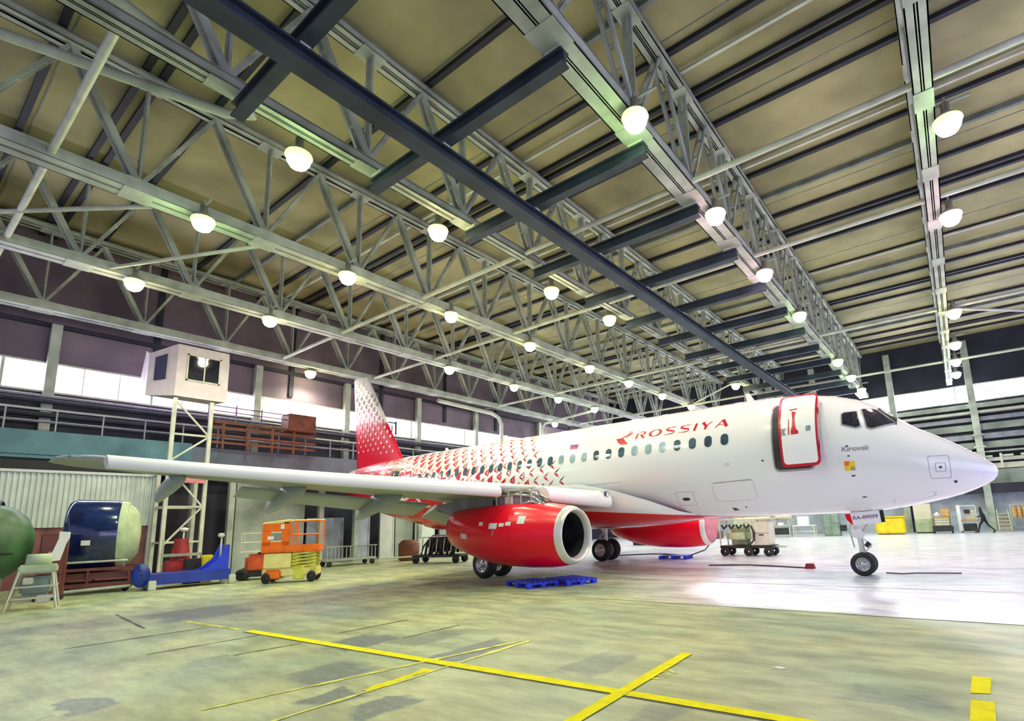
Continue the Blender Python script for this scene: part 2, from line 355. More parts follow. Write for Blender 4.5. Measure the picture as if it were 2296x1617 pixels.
# far wall bands: horizontal ducts, cladding, light lower wall
def band(name, z0, z1, d, m_, x0=XL+.2, x1=XR-.2):
    b = MB(); b.box(x0, x1, YF-d, YF-.002, z0, z1); return b.build(name, m_, wf)
for k, (z0, z1, d, mm) in enumerate([(9.2, 9.55, .5, 'steel'), (8.75, 8.95, .7, 'steel2'), (8.2, 8.5, .45, 'pylon'), (7.5, 8.0, .25, 'wall_g'), (6.8, 7.2, .5, 'pylon'), (6.1, 6.6, .3, 'wall_g'), (5.75, 5.85, .8, 'steel'), (5.1, 5.35, .5, 'steel2'), (4.55, 4.95, .3, 'beige')]):
    band('wall_band', z0, z1, d, mm)
band('lower_cladding', 3.45, 4.5, .2, 'wall_g'); band('canopy_fascia', 2.75, 3.4, .9, 'wall_d'); band('lower_wall', 0, 2.75, .12, 'pale_blue')
b = MB()
for k in range(17): b.box(-26+k*2.4, -25.86+k*2.4, YF-1.0, YF-.9, 4.52, 5.6)
for k in range(34): b.box(-26+k*1.2, -25.2+k*1.2, YF-.85, YF-.84, 5.36, 5.5)
b.build('railing', 'steel2', wf)
for x in (-15, -9.2, -3.4, 1.75, 7.6):
    b = MB(); b.box(x-.22, x+.22, YF-1.15, YF-.75, 0, 14.4)
    for z in (6.1, 7.0, 8.7): b.box(x-.35, x+.35, YF-1.2, YF-.7, z, z+.12)
    b.build('wall_column', 'steel', wf)
b = MB()
for s in (-1, 1): b.tube([(1.75, YF-.6, 11.2), (1.75+s*2.1, YF-.6, 9.7)], .03, 6)
b.build('brace_rod', 'pylon', wf)

# left wall: columns, pipes, gallery
for y in (-6.5, -1.5, 4.4, 12.6, 17.9, 23.4, 29.0, 37):
    b = MB(); b.box(XL+.1, XL+.42, y-.17, y+.17, 5.9, 11.0); b.build('wall_column', 'steel', wl)
b = MB()
for y in (1, 8, 14.5, 20.5, 26, 31.5, 42): b.box(XL, XL+.12, y-.12, y+.12, 9.6, ZR)
b.box(XL, XL+.15, YN, YF-.5, 10.9, 11.1); b.build('wall_rib', 'wall_d', wl)
for z, r, d, mm in ((7.75, .07, .5, 'pylon'), (7.5, .1, .75, 'wall_d'), (7.2, .06, .45, 'steel'), (6.95, .12, .6, 'wall_d'), (6.6, .05, .9, 'pylon')):
    b = MB(); b.tube([(XL+d, YN+1, z), (XL+d, YF-2, z)], r, 8); b.build('wall_pipe', mm, wl)
gal = MB(); gal.box(XL, -29.3, YN, YF-1, 5.0, 5.2); gal.box(-29.35, -29.25, YN, 9.3, 5.15, 6.1)
g = struct('floor_gallery', gal, 'teal', 'teal gallery edge along the tail-side wall')
b = MB(); b.box(-29.35, -29.25, 9.3, YF-1, 5.05, 5.95); b.build('slate_fascia', 'slate', g)
b = MB(); b.box(XL, -29.4, YN, YF-1, 4.55, 5.0); b.build('gallery_shade_beam', 'black', g)  # coloured black to stand in for the shade under the gallery
b = MB(); b.box(XL+.02, XL+.1, YN, YF, 5.2, 7.9); b.build('gallery_backwall', 'wall_d', g)
b = MB()
for k in range(40):
    y = YN+.6+k*1.45
    if y < YF-2: b.beam((-29.3, y, 6.0), (-29.3, y, 6.95), .05, .05)
b.build('railing_post', 'pylon', g)
b = MB()
for z in (6.5, 6.95): b.tube([(-29.3, YN+.4, z), (-29.3, YF-2, z)], .03, 6)
b.build('railing_bar', 'pylon', g)

# corrugated shed front and lower walls below the gallery
b = MB(); n = 0
ys = [-11+i*.04 for i in range(int((7.8+11)/.04)+1)]
for i in range(len(ys)-1):
    x = -28.5+(.03 if (i//2) % 2 else -.03); x2 = -28.5+(.03 if ((i+1)//2) % 2 else -.03)
    b.add([(x, ys[i], 2.25), (x2, ys[i+1], 2.25), (x2, ys[i+1], 4.4), (x, ys[i], 4.4)], [(0, 1, 2, 3)])
shed = struct('wall_shed', b, 'corr', 'white corrugated shed front under the gallery')
b = MB(); b.box(-28.75, -28.56, -11, 7.8, 0, 4.38); b.build('shed_core', 'maroon', shed)
b = MB(); b.box(-28.56, -28.42, -11, 7.8, 4.36, 4.46); b.box(-28.56, -28.42, 7.7, 7.82, 0, 4.4); b.build('shed_trim', 'corr', shed)
b = MB(); b.box(-30.4, -30.2, 7.8, YF-1, 0, 4.5); lw = struct('wall_understorey', b, 'wall_d', 'dark recess below the gallery')  # shade of the recess is put into the near-black wall colour
b = MB(); b.box(-29.0, -28.8, 11.2, 14.6, 0, 4.3); b.build('pale_partition', 'wall_g', lw)
for y0, y1, x, z, mm in ((17.7, 18.6, -28.9, 3.1, 'pale_blue'), (19.3, 20.3, -28.9, 3.3, 'corr'), (20.6, 21.9, -29.2, 2.6, 'wall_g'), (15.2, 17.4, -29.7, 2.5, 'pale_blue'), (22.2, 23.8, -29.3, 2.4, 'corr'), (24.2, 27.5, -29.3, 2.7, 'wall_g'), (28, 34, -29.5, 2.4, 'pale_blue')):
    b = MB(); b.box(x-.1, x, y0, y1, 0, z); b.box(x-.02, x+.03, y0, y0+.08, 0, z); b.box(x-.02, x+.03, y1-.08, y1, 0, z); b.build('wall_panel', mm, lw)
for y in (9.3, 10.9, 15.4, 17.5, 22.0, 27.8, 34.5):
    b = MB(); b.box(-28.75, -28.5, y-.13, y+.13, 0, 4.6); b.build('gallery_column', 'steel', lw)

# ================================================================== ROOF TRUSSES
TX = {'RR': .55, 'R': -5.35, 'L0': -11.6, 'L1': -17.45, 'L2': -23.65, 'L3': -29.55}
TL = {'RR': 'roof truss crossing high above the aircraft nose', 'R': 'wide twin-chord roof truss passing over the forward cabin door', 'L0': 'roof truss just tailward of the dark crane rail',
      'L1': 'roof truss with the longest lamp row, over the wing', 'L2': 'roof truss between wing and control cabin, second from tail-side wall', 'L3': 'roof truss directly above the control cabin along the tail-side wall'}
ZL, ZU = 11.3, 14.75
Y0T, Y1T = -9.7, 47.25
def node(i): return NODE0+PITCHY*i
def chord(wd_, h, z, gap=.10):
    b = MB()
    hw = (wd_-gap)/2
    for s in (-1, 1):
        c = s*(gap/2+hw/2)
        b.box(c-hw/2, c+hw/2, YN+.5, YF-.8, z-h/2, z-h/2+.05); b.box(c-hw/2, c+hw/2, YN+.5, YF-.8, z+h/2-.05, z+h/2)
        b.box(c-.02*s-hw/2*s-.0, c-hw/2*s+.03*s, YN+.5, YF-.8, z-h/2, z+h/2) if s > 0 else b.box(c+hw/2-.03, c+hw/2, YN+.5, YF-.8, z-h/2, z+h/2)
        b.box(c+hw/2*s-.03 if s > 0 else c-hw/2, c+hw/2 if s > 0 else c-hw/2+.03, YN+.5, YF-.8, z-h/2, z+h/2)
    i = -3
    while node(i) < 48:
        b.box(-wd_/2, wd_/2, node(i)-.35, node(i)+.35, z-h/2-.015, z-h/2); b.box(-wd_/2, wd_/2, node(i)-.3, node(i)+.3, z+h/2, z+h/2+.015); i += 1
    return b
proto = {}
proto['lower'] = chord(.70, .32, ZL, .03).build('lower_chord', 'steel'); proto['lower_slim'] = chord(.40, .26, ZL, .02).build('lower_chord', 'steel')
proto['upper'] = chord(.5, .24, ZU, .08).build('upper_chord', 'steel')
def member(a, b_, w, t, off):
    b = MB()
    for s in (-1, 1): b.beam((s*off, a[0], a[1]), (s*off, b_[0], b_[1]), t, w, (1, 0, 0) if False else (0, 0, 1))
    n = 4
    for k in range(1, n):
        y = a[0]+(b_[0]-a[0])*k/n; z = a[1]+(b_[1]-a[1])*k/n; b.box(-off, off, y-.05, y+.05, z-.05, z+.05)
    return b
hp = PITCHY/2
proto['d1'] = member((0, ZL+.1), (-hp, ZU-.1), .16, .08, .12).build('diagonal', 'steel')
proto['d2'] = member((0, ZL+.1), (hp, ZU-.1), .10, .055, .10).build('diagonal', 'steel')
proto['v'] = member((0, ZL+.1), (0, ZU-.1), .12, .06, .08).build('vertical', 'steel')
for key, x in TX.items():
    t = thing('roof_truss', (x, 0, 0), TL[key], 'truss', 'parallel roof trusses')
    for kk in ('lower_slim' if key in ('RR', 'L0') else 'lower', 'upper'):
        c = proto[kk].copy(); COL.objects.link(c); c.parent = t; c.location = (0, 0, 0)
    i = -3
    while node(i) <= 47.5:
        for kk in ('d1', 'd2', 'v'):
            if kk == 'd1' and node(i)-hp < YN: continue
            c = proto[kk].copy(); COL.objects.link(c); c.parent = t; c.location = (0, node(i), 0)
        i += 1
for o in proto.values(): bpy.data.objects.remove(o)
# horizontal struts at the lower chord level
for y, x0, lab in ((1.92, -29.5, 'pale horizontal strut crossing the roof nearest the camera'), (13.2, -29.5, 'pale horizontal strut under the roof, next beyond the nearest one'), (18.8, -29.5, 'pale horizontal strut high above the wing of the aircraft'),
               (30.1, -33, 'pale horizontal strut beyond the aircraft fin'), (41.4, -31, 'pale horizontal strut nearest the daylit end wall')):
    x0 = max(x0, XL+.3); x1 = -11.6 if y < 5 else 12.0
    b = MB(); b.tube([(x0, y, ZL-.02), (x1, y, ZL-.02)], .085, 8)
    if y > 5: b.box(x0, x1, y-.05, y+.05, ZU+.14, ZU+.22)
    b.build('tube', 'steel2')
    o = bpy.data.objects[-1] if False else COL.objects[-1]
    o.name = 'roof_strut'; tag(o, lab, 'strut', 'horizontal roof struts')
# sloping cross braces near the gable
for (a, c, lab) in (((-23.65, .0, 11.25), (-17.45, 4.5, 11.25), 'slanting pinkish brace at the upper left, nearest the camera'), ((-23.65, 4.3, 11.25), (-17.45, 7.3, 11.25), 'slanting brace at the upper left, just behind the nearest one'), ((-5.3, 41.4, 11.3), (-11.6, 47, 11.3), 'slanting brace beside the farthest lamps above the nose'), ((.5, 30.1, 11.3), (6.6, 36, 11.3), 'slanting brace above the nose on the right'), ((-17.4, 41.4, 11.3), (-12.3, 36.9, 11.3), 'slanting brace far behind the aircraft roof')):
    b = MB(); b.tube([a, c], .07, 6); tag(b.build('wind_brace', 'steel2'), lab, 'brace', 'slanting wind braces')

# ================================================================== CRANE RAIL
RX = -8.85
rail = thing('crane_rail', (RX, 0, 10.35), 'long dark blue crane rail slung under the roof trusses', 'crane rail')
b = MB(); b.box(RX-.22, RX+.22, -6, 42, 10.22, 10.27); b.box(RX-.16, RX+.16, -6, 42, 10.55, 10.6); b.box(RX-.04, RX+.04, -6, 42, 10.27, 10.55); b.build('girder', 'rail', rail)
for k in range(13):
    y = 4.0+PITCHY*k
    cb = thing('crane_cross_beam', (-8.5, y, 10.8), 'dark cross beam carrying the crane rail, '+['nearest the camera', 'second', 'third', 'fourth', 'fifth', 'sixth', 'seventh', 'eighth', 'ninth', 'tenth', 'eleventh', 'twelfth', 'farthest'][k]+(' one away' if 0 < k < 12 else ''), 'beam', 'dark cross beams above the crane rail')
    b = MB(); b.box(-11.7, -5.2, y-.13, y+.13, 10.68, 10.73); b.box(-11.7, -5.2, y-.13, y+.13, 10.98, 11.03); b.box(-11.7, -5.2, y-.04, y+.04, 10.73, 10.98); b.build('girder', 'rail', cb)
    b = MB()
    for x in (-11.45, -5.45): b.box(x-.2, x+.2, y-.1, y+.1, 11.0, 11.16)
    b.box(RX-.12, RX+.12, y-.1, y+.1, 10.6, 10.7)
    b.build('hanger', 'steel2', cb)
b = MB()
pts = [(-16, -1, 12.6), (-15.2, 1.5, 12.6), (-14.2, 4.6, 12.6)]
b.tube(pts+[(-13.75, 5.05, 12.6), (-13.3, 4.7, 12.6), (-12.9, 3.3, 12.6), (-12.4, 1.2, 12.6)], .12, 10)
tag(b.build('ventilation_pipe', 'steel'), 'bent grey pipe loop hanging under the roof near the camera', 'pipe')

# ================================================================== LAMPS
NAME = {'L0': 'truss tailward of the crane rail', 'L1': 'truss over the wing', 'L2': 'truss before the tail-side wall truss', 'L3': 'truss along the tail-side wall', 'R': 'twin-chord truss over the cabin door', 'RR': 'truss above the nose'}
ORD = ['nearest', 'second nearest', 'third nearest', 'fourth nearest', 'fifth', 'sixth', 'seventh', 'eighth']
CN = {GREEN: 'green-white', YEL: 'yellow', PINK: 'pink', PALE: 'white'}
LR = .27
lp = {}
def lamp_proto():
    hb = MB(); hb.lathe([(.06, .27), (.08, .28), (.14, .24), (.22, .15), (.26, .10), (.50, .10), (.52, .0)], n=20)
    hb.lathe([(.02, .27), (.10, .22), (.2, .14)], n=20)
    br = MB(); br.beam((0, 0, .5), (0, 0, .68), .05, .05); br.beam((-.5, 0, .5), (.5, 0, .5), .06, .05)
    return hb.build('reflector', 'alu'), br.build('bracket', 'steel')
refl, brk = lamp_proto()
lens = {}
for c, mt in LENS.items():
    b = MB(); b.lathe([(-.34, .001), (-.33, .08), (-.27, .19), (-.16, .26), (-.10, .275)], n=20); b.m = 1; b.lathe([(-.10, .275), (-.0, .32), (.06, .30), (.10, .22)], n=20); lens[c] = b.build('lens', list(mt))
cnt = {}
for key, x, y, tint, pw in LAMPS:
    k = cnt.get(key, 0); cnt[key] = k+1
    z = 10.95
    t = thing('high_bay_lamp', (x, y, z), f'{CN[tint]} high-bay lamp on the {NAME[key]}, {ORD[k]} along it', 'lamp', 'high-bay lamps on the trusses')
    for o in (refl, brk, lens[tint]):
        c = o.copy(); COL.objects.link(c); c.parent = t
    d = bpy.data.lights.new('lamp_beam', 'SPOT'); d.color = tint; d.energy = LAMP_W*pw*1.5; d.shadow_soft_size = .2; d.spot_size = radians(165); d.spot_blend = .6
    lo = bpy.data.objects.new('lamp_beam', d); COL.objects.link(lo); lo.location = (x, y, z-.42)
    d = bpy.data.lights.new('lamp_spill', 'POINT'); d.color = tint; d.energy = LAMP_W*pw*.20; d.shadow_soft_size = .2; d.color = [v**(3.2 if tint is not PINK else 1.3) for v in tint]
    lo = bpy.data.objects.new('lamp_spill', d); COL.objects.link(lo); lo.location = (x, y, z-.42)
for o in [refl, brk]+list(lens.values()): bpy.data.objects.remove(o)

# ================================================================== AIRLINER
YC = 16.6
ST = [(0.88, 2.60, 2.60, 0.0), (0.84, 2.72, 2.46, .13), (0.75, 2.82, 2.36, .26), (0.60, 2.96, 2.27, .42), (0.39, 3.13, 2.17, .60), (0.1, 3.36, 2.06, .80), (-0.25, 3.60, 1.97, .98), (-0.67, 3.86, 1.88, 1.14), (-1.1, 4.22, 1.81, 1.27), (-1.54, 4.60, 1.75, 1.38), (-1.95, 4.85, 1.72, 1.47), (-2.53, 5.05, 1.70, 1.56), (-3.2, 5.19, 1.69, 1.63), (-3.9, 5.27, 1.69, 1.67), (-4.9, 5.31, 1.69, 1.68), (-18.0, 5.31, 1.69, 1.68), (-19.5, 5.31, 1.71, 1.66), (-20.8, 5.31, 1.82, 1.62), (-22.8, 5.30, 2.18, 1.47), (-25.0, 5.24, 2.68, 1.12), (-27.0, 5.10, 3.30, .72), (-28.3, 4.92, 3.85, .42), (-29.0, 4.72, 4.22, .2), (-29.15, 4.5, 4.4, .04)]
def sec(x):
    if x >= ST[0][0]: a = ST[0]
    elif x <= ST[-1][0]: a = ST[-1]
    else:
        for i in range(len(ST)-1):
            if ST[i][0] >= x >= ST[i+1][0]:
                f = (ST[i][0]-x)/(ST[i][0]-ST[i+1][0]); a = [ST[i][k]*(1-f)+ST[i+1][k]*f for k in range(4)]; break
    return (a[1]+a[2])/2, (a[1]-a[2])/2, a[3]
def surf(x, th, off=0., side=-1):
    zc, rz, w = sec(x)
    n = Vector((0, side*cos(th)/max(w, .05), sin(th)/max(rz, .05)))
    dx = .05; z1, r1, w1 = sec(x+dx); z0, r0, w0 = sec(x-dx)
    p1 = Vector((x+dx, YC+side*w1*cos(th), z1+r1*sin(th))); p0 = Vector((x-dx, YC+side*w0*cos(th), z0+r0*sin(th)))
    tx = (p1-p0).normalized(); n = n.normalized(); n = (n-tx*n.dot(tx)).normalized()
    return Vector((x, YC+side*w*cos(th), zc+rz*sin(th)))+n*off
def th_of(x, z):
    zc, rz, w = sec(x); return asin(max(-.999, min(.999, (z-zc)/rz)))
air = thing('airliner', (-13, YC, 0), 'white and red twin-jet regional airliner with triangle-patterned tail parked in the hangar', 'airplane')
NS = 64
def dense(xs, step):
    out = [xs[0]]
    for a, c in zip(xs, xs[1:]):
        n = max(1, int(math.ceil(abs(c-a)/step)))
        out += [a+(c-a)*k/n for k in range(1, n+1)]
    return out
# smooth interpolation (catmull) of the stations for the body shell: use linear stations, dense and shade smooth
b = MB()
xs = dense([s[0] for s in ST], .6)
b.loft([[surf(x, 2*pi*k/NS-pi/2) if False else Vector((x, YC-sec(x)[2]*cos(2*pi*k/NS), sec(x)[0]+sec(x)[1]*sin(2*pi*k/NS))) for k in range(NS)] for x in xs], cap=False)
fus = b.build('fuselage', 'body', air)

def decal(poly, off, mb, side=-1, mode='z', cut=.10, cutx=.22):
    """flat polygon(s) [(x,z or th)] wrapped on the body at a distance off"""
    bm = bmesh.new(); vs = [bm.verts.new((p[0], 0, p[1])) for p in poly]
    try: bm.faces.new(vs)
    except Exception: bm.free(); return
    wrap_bm(bm, off, mb, side, mode, cut, cutx)
def wrap_bm(bm, off, mb, side=-1, mode='z', cut=.10, cutx=.22):
    zs = [v.co.z for v in bm.verts]; xs_ = [v.co.x for v in bm.verts]
    z = math.floor(min(zs)/cut)*cut+cut
    while z < max(zs):
        bmesh.ops.bisect_plane(bm, geom=bm.verts[:]+bm.edges[:]+bm.faces[:], plane_co=(0, 0, z), plane_no=(0, 0, 1)); z += cut
    x = math.floor(min(xs_)/cutx)*cutx+cutx
    while x < max(xs_):
        bmesh.ops.bisect_plane(bm, geom=bm.verts[:]+bm.edges[:]+bm.faces[:], plane_co=(x, 0, 0), plane_no=(1, 0, 0)); x += cutx
    for v in bm.verts:
        th = th_of(v.co.x, v.co.z) if mode == 'z' else v.co.z
        v.co = surf(v.co.x, th, off, side)
    mb.bm(bm)
def ring_poly(poly, w):
    """outline strip quads of closed poly, width w"""
    c = Vector((sum(p[0] for p in poly)/len(poly), sum(p[1] for p in poly)/len(poly)))
    out = []
    n = len(poly)
    ins = []
    for p in poly:
        v = Vector(p)-c; ins.append((c+v*(1-w/max(v.length, .01)))[:])
    for i in range(n): j = (i+1) % n; out.append([poly[i], poly[j], ins[j], ins[i]])
    return out
def rrect(cx, cz, w, h, r, n=4, skew=0.):
    pts = []
    for qx, qz, a in ((1, 1, 0), (-1, 1, 90), (-1, -1, 180), (1, -1, 270)):
        for k in range(n+1):
            t = radians(a+90*k/n); px = qx*(w/2-r)+r*cos(t); pz = qz*(h/2-r)+r*sin(t); pts.append((cx+px+skew*pz, cz+pz))
    return pts
# passenger windows
for side in (-1, 1):
    for k in range(32):
        x = -5.36-.507*k
        if -21.9 < x < -21.2: continue
        b = MB(); decal(rrect(x, 3.965, .235, .35, .115, 5), .006, b, side, cut=.09)
        lt = k in (4, 5, 6, 10, 11, 12)
        o = b.build('passenger_window', 'glass_lt' if lt else 'glass', fus)
# cockpit windows
for side in (-1, 1):
    for pl in ([(-2.27, 3.99), (-2.27, 4.31), (-2.21, 4.36), (-1.90, 4.37), (-1.82, 3.90), (-1.93, 3.86)],
               [(-1.82, 4.43), (-1.60, 4.44), (-1.47, 4.40), (-1.27, 4.18), (-1.07, 3.945), (-1.30, 3.88), (-1.60, 3.80), (-1.71, 3.85)]):
        b = MB(); decal(pl, .012, b, side, cut=.08, cutx=.1); o = b.build('cockpit_window', 'cockpit', fus)
        b = MB()
        for q in ring_poly(pl, .03): decal(q, .016, b, side, cut=.08, cutx=.1)
        b.build('window_frame', 'line', o)
# windshield facing forward: on the sloping top
for side in (-1, 1):
    b = MB()
    def wpt(x, f):
        z_, r_, w_ = sec(x); t0 = th_of(-1.3, 4.17) ; th = (.62 if x > -1.3 else .75)+(1.50-.62)*f; return surf(x, th, .012, side)
    rows = []
    for i in range(6):
        x = -1.46+.40*i/5
        rows.append([surf(x, .86+(1.52-.86)*j/6+(.0 if i > 1 else .05), .012, side) for j in range(7)])
    b.loft(rows, closed=False); b.build('windshield', 'cockpit', fus)
# open rear service door (dark opening) with primer edge
b = MB(); decal(rrect(-21.55, 3.85, .62, 1.15, .1), .006, b); b.build('service_doorway', 'black', fus)
b = MB()
for q in ring_poly(rrect(-21.62, 3.88, .86, 1.4, .14), .11): decal(q, .01, b)
b.build('doorway_frame', 'primer', fus)
# forward passenger door
DX0, DX1, DZ0, DZ1 = -3.80, -2.98, 2.98, 4.86
b = MB(); decal(rrect((-3.98-3.02)/2, 3.86, .98, 1.9, .14), .005, b); b.build('doorway_opening', 'dark', fus)
b = MB()
for q in ring_poly(rrect(-3.5, 3.86, 1.06, 1.98, .16), .06): decal(q, .008, b)
b.build('doorway_frame', 'line', fus)
door = MB()
def slab(poly, o0, o1, mb):
    decal(poly, o1, mb); decal(poly, o0, mb)
    n = len(poly)
    for i in range(n):
        j = (i+1) % n; a, c = poly[i], poly[j]
        mb.add([surf(a[0], th_of(*a), o0), surf(c[0], th_of(*c), o0), surf(c[0], th_of(*c), o1), surf(a[0], th_of(*a), o1)], [(0, 1, 2, 3)])
dp = rrect(-3.30, 3.94, .95, 1.86, .12, 5, -.015)
slab(dp, .12, .215, door); dr = door.build('entry_door', 'red_mark', air); dr['label'] = 'white cabin door edged in red'
b = MB(); decal(rrect(-3.29, 3.95, .84, 1.74, .09, 5, -.015), .222, b); b.build('door_skin', 'white_paint', dr)
b = MB(); decal(rrect(-3.04, 3.91, .12, .13, .03), .228, b); b.build('porthole', 'glass_lt', dr)
b = MB(); decal([(-3.46, 3.80), (-3.27, 3.80), (-3.27, 3.86), (-3.33, 3.94), (-3.35, 4.10), (-3.36, 4.26), (-3.33, 4.36), (-3.44, 4.40), (-3.42, 4.22), (-3.43, 4.0), (-3.46, 3.9)], .228, b)
decal([(-3.5, 4.42), (-3.3, 4.44), (-3.3, 4.47), (-3.5, 4.45)], .228, b); decal([(-3.53, 3.80), (-3.50, 3.80), (-3.50, 4.2), (-3.53, 4.2)], .228, b); b.build('door_marking', 'red_mark', dr)
b = MB(); decal([(-3.70, 3.80), (-3.58, 3.80), (-3.64, 3.88), (-3.58, 3.96), (-3.70, 3.96)], .228, b); b.build('arrow_marking', 'pylon', dr)
# panel lines, hatches, marks
b = MB()
for q in ring_poly(rrect(-.285, 2.73, .43, .56, .05), .012)+ring_poly(rrect(-.265, 2.72, .21, .22, .03), .012): decal(q, .004, b)
for q in ring_poly([(-1.38, 1.93), (-1.33, 2.0), (-.52, 2.15), (-.43, 2.13), (-.47, 2.06), (-.62, 2.0), (-1.33, 1.9)], .012): decal(q, .004, b)
for q in ring_poly(rrect(-6.87, 2.32, .58, .42, .05), .01): decal(q, .004, b)
decal([(-5.86, 2.70), (-4.72, 2.73), (-4.72, 2.75), (-5.86, 2.72)], .004, b)
for q in ring_poly(rrect(-5.3, 2.45, 1.25, .55, .1), .008): decal(q, .004, b)
for q in ring_poly(rrect(-5.33, 3.21, .11, .08, .02), .012): decal(q, .004, b)
decal([(-10.6, 2.95), (-9.0, 2.98), (-9.0, 2.99), (-10.6, 2.965)], .004, b)
b.build('panel_seam', 'line', fus)
b = MB()
def disc(x, z, r, n=10, rx=None): return [(x+(rx or r)*cos(2*pi*k/n), z+r*sin(2*pi*k/n)) for k in range(n)]
for (x, z, r, rx) in ((-.01, 2.36, .035, .035), (-2.18, 3.41, .022, .03), (-2.17, 3.15, .02, .03), (-1.99, 2.09, .014, .06), (-4.31, 3.23, .022, .03), (-.265, 2.72, .03, .03), (-6.86, 2.30, .05, .13), (-5.13, 1.98, .02, .03), (-2.13, 2.64, .02, .05)): decal(disc(x, z, r, 10, rx), .006, b)
decal([(-5.56, 1.98), (-5.44, 1.96), (-5.38, 1.90), (-5.54, 1.89)], .006, b)
b.build('sensor_port', 'dark', fus)
b = MB(); decal([(-2.30, 2.78), (-2.06, 2.77), (-2.05, 3.01), (-2.29, 3.03)], .005, b); b.build('notice_sticker', 'yellow', fus)
b = MB(); decal([(-2.29, 2.91), (-2.18, 2.905), (-2.18, 3.01), (-2.29, 3.02)], .008, b); b.build('notice_sticker', 'orange', fus)
b = MB(); decal([(-2.16, 2.79), (-2.07, 2.785), (-2.07, 2.87), (-2.16, 2.875)], .008, b); b.build('notice_sticker', 'line', fus)
# flag
b = MB(); decal([(-11.14, 4.42), (-10.78, 4.40), (-10.78, 4.47), (-11.14, 4.49)], .005, b); b.build('flag_stripe', mat('flag_blue', (.05, .04, .35), .4), fus)
b = MB(); decal([(-11.14, 4.33), (-10.78, 4.31), (-10.78, 4.40), (-11.14, 4.42)], .005, b); b.build('flag_stripe', mat('flag_red', (.62, .02, .10), .4), fus)

# lettering
def text_bm(s, size, bold=0., shear=0.):
    c = bpy.data.curves.new('t', 'FONT'); c.body = s; c.size = size; c.offset = bold; c.shear = shear; c.fill_mode = 'FRONT'; c.resolution_u = 4
    o = bpy.data.objects.new('t', c); COL.objects.link(o)
    bpy.context.view_layer.update()
    me = o.evaluated_get(bpy.context.evaluated_depsgraph_get()).to_mesh()
    bm = bmesh.new(); bm.from_mesh(me); o.to_mesh_clear() if False else None
    bpy.data.objects.remove(o); bpy.data.curves.remove(c)
    return bm
def place_text(s, x0, x1, z0, z1, off, mb, slope=0., bold=0., shear=0., mapper=None):
    bm = text_bm(s, 1., bold, shear)
    xa = min(v.co.x for v in bm.verts); xb = max(v.co.x for v in bm.verts); ya = min(v.co.y for v in bm.verts); yb = max(v.co.y for v in bm.verts)
    for v in bm.verts:
        u = (v.co.x-xa)/(xb-xa); w = (v.co.y-ya)/(yb-ya)
        v.co = Vector((x0+(x1-x0)*u, 0, z0+(z1-z0)*w+slope*u))
    if mapper:
        for v in bm.verts: v.co = mapper(v.co.x, v.co.z)
        mb.bm(bm)
    else: wrap_bm(bm, off, mb, cut=.06, cutx=.3)
# ROSSIYA: wide flared capitals drawn as strokes
def stroke(p, q, w0, w1):
    p = Vector(p); q = Vector(q); d = (q-p).normalized(); n = Vector((-d.y, d.x))
    return [(p+n*w0/2)[:], (q+n*w1/2)[:], (q-n*w1/2)[:], (p-n*w0/2)[:]]
def arcs(c, rx, ry, a0, a1, w0, w1, n=10):
    out = []
    def pt(a, w): return (c[0]+(rx+w)*cos(a), c[1]+(ry+w*.8)*sin(a))
    for k in range(n):
        f0, f1 = k/n, (k+1)/n; A, B = radians(a0+(a1-a0)*f0), radians(a0+(a1-a0)*f1)
        W = lambda f: w0+(w1-w0)*sin(pi*f)
        out.append([pt(A, W(f0)/2), pt(B, W(f1)/2), pt(B, -W(f1)/2), pt(A, -W(f0)/2)])
    return out
def letters(word):
    out = []; x = 0
    for ch in word:
        L = []
        if ch == 'I': w = .22; L = [stroke((.11, 0), (.11, 1), .22, .20)]
        if ch == 'O': w = 1.25; L = arcs((.62, .5), .53, .44, 90, 270, .06, .26, 12)+arcs((.62, .5), .53, .44, -90, 90, .06, .26, 12)
        if ch == 'R': w = 1.0; L = [stroke((.10, 0), (.10, .78), .2, .17), stroke((.1, .95), (.6, .95), .08, .10), *arcs((.58, .72), .25, .22, 90, -90, .08, .24, 8), stroke((.35, .48), (.62, .48), .06, .10), stroke((.52, .46), (.92, 0), .16, .24)]
        if ch == 'S': w = 1.05; L = [stroke((.98, .96), (.5, .96), .05, .09), *arcs((.42, .73), .30, .22, 90, 240, .09, .20, 8), stroke((.26, .60), (.78, .42), .19, .19), *arcs((.62, .27), .30, .22, 55, -90, .19, .10, 8), stroke((.62, .045), (.04, .03), .09, .05)]
        if ch == 'Y': w = 1.05; L = [stroke((.12, 1), (.5, .45), .26, .22), stroke((.95, 1), (.56, .45), .07, .12), stroke((.53, .5), (.53, 0), .22, .22)]
        if ch == 'A': w = 1.15; L = [stroke((.02, 0), (.52, .98), .07, .12), stroke((.52, 1.0), (1.02, 0), .24, .27), stroke((.28, .35), (.82, .35), .07, .07)]
        out += [[(p[0]+x, p[1]) for p in q] for q in L]; x += w+.34
    return out, x-.34
LL, wtot = letters('ROSSIYA')
b = MB()
for i, q in enumerate(LL):
    pq = []
    for u, v in q:
        xx = -8.42+(u+.16*(v-.5))/wtot*3.18; zz = 4.37+.245*v
        pq.append((xx, zz))
    decal(pq, .005+.0004*(i % 7), b, cut=.08, cutx=.4)
b.build('airline_lettering', 'red_mark', fus)
b = MB()
decal([(-9.20, 4.46), (-8.93, 4.47), (-8.68, 4.225), (-8.96, 4.235), (-9.08, 4.31)], .005, b)
decal([(-8.93, 4.475), (-8.74, 4.50), (-8.58, 4.58), (-8.60, 4.68), (-8.74, 4.71), (-8.78, 4.70), (-8.74, 4.62), (-8.82, 4.54), (-9.0, 4.49)], .0054, b)
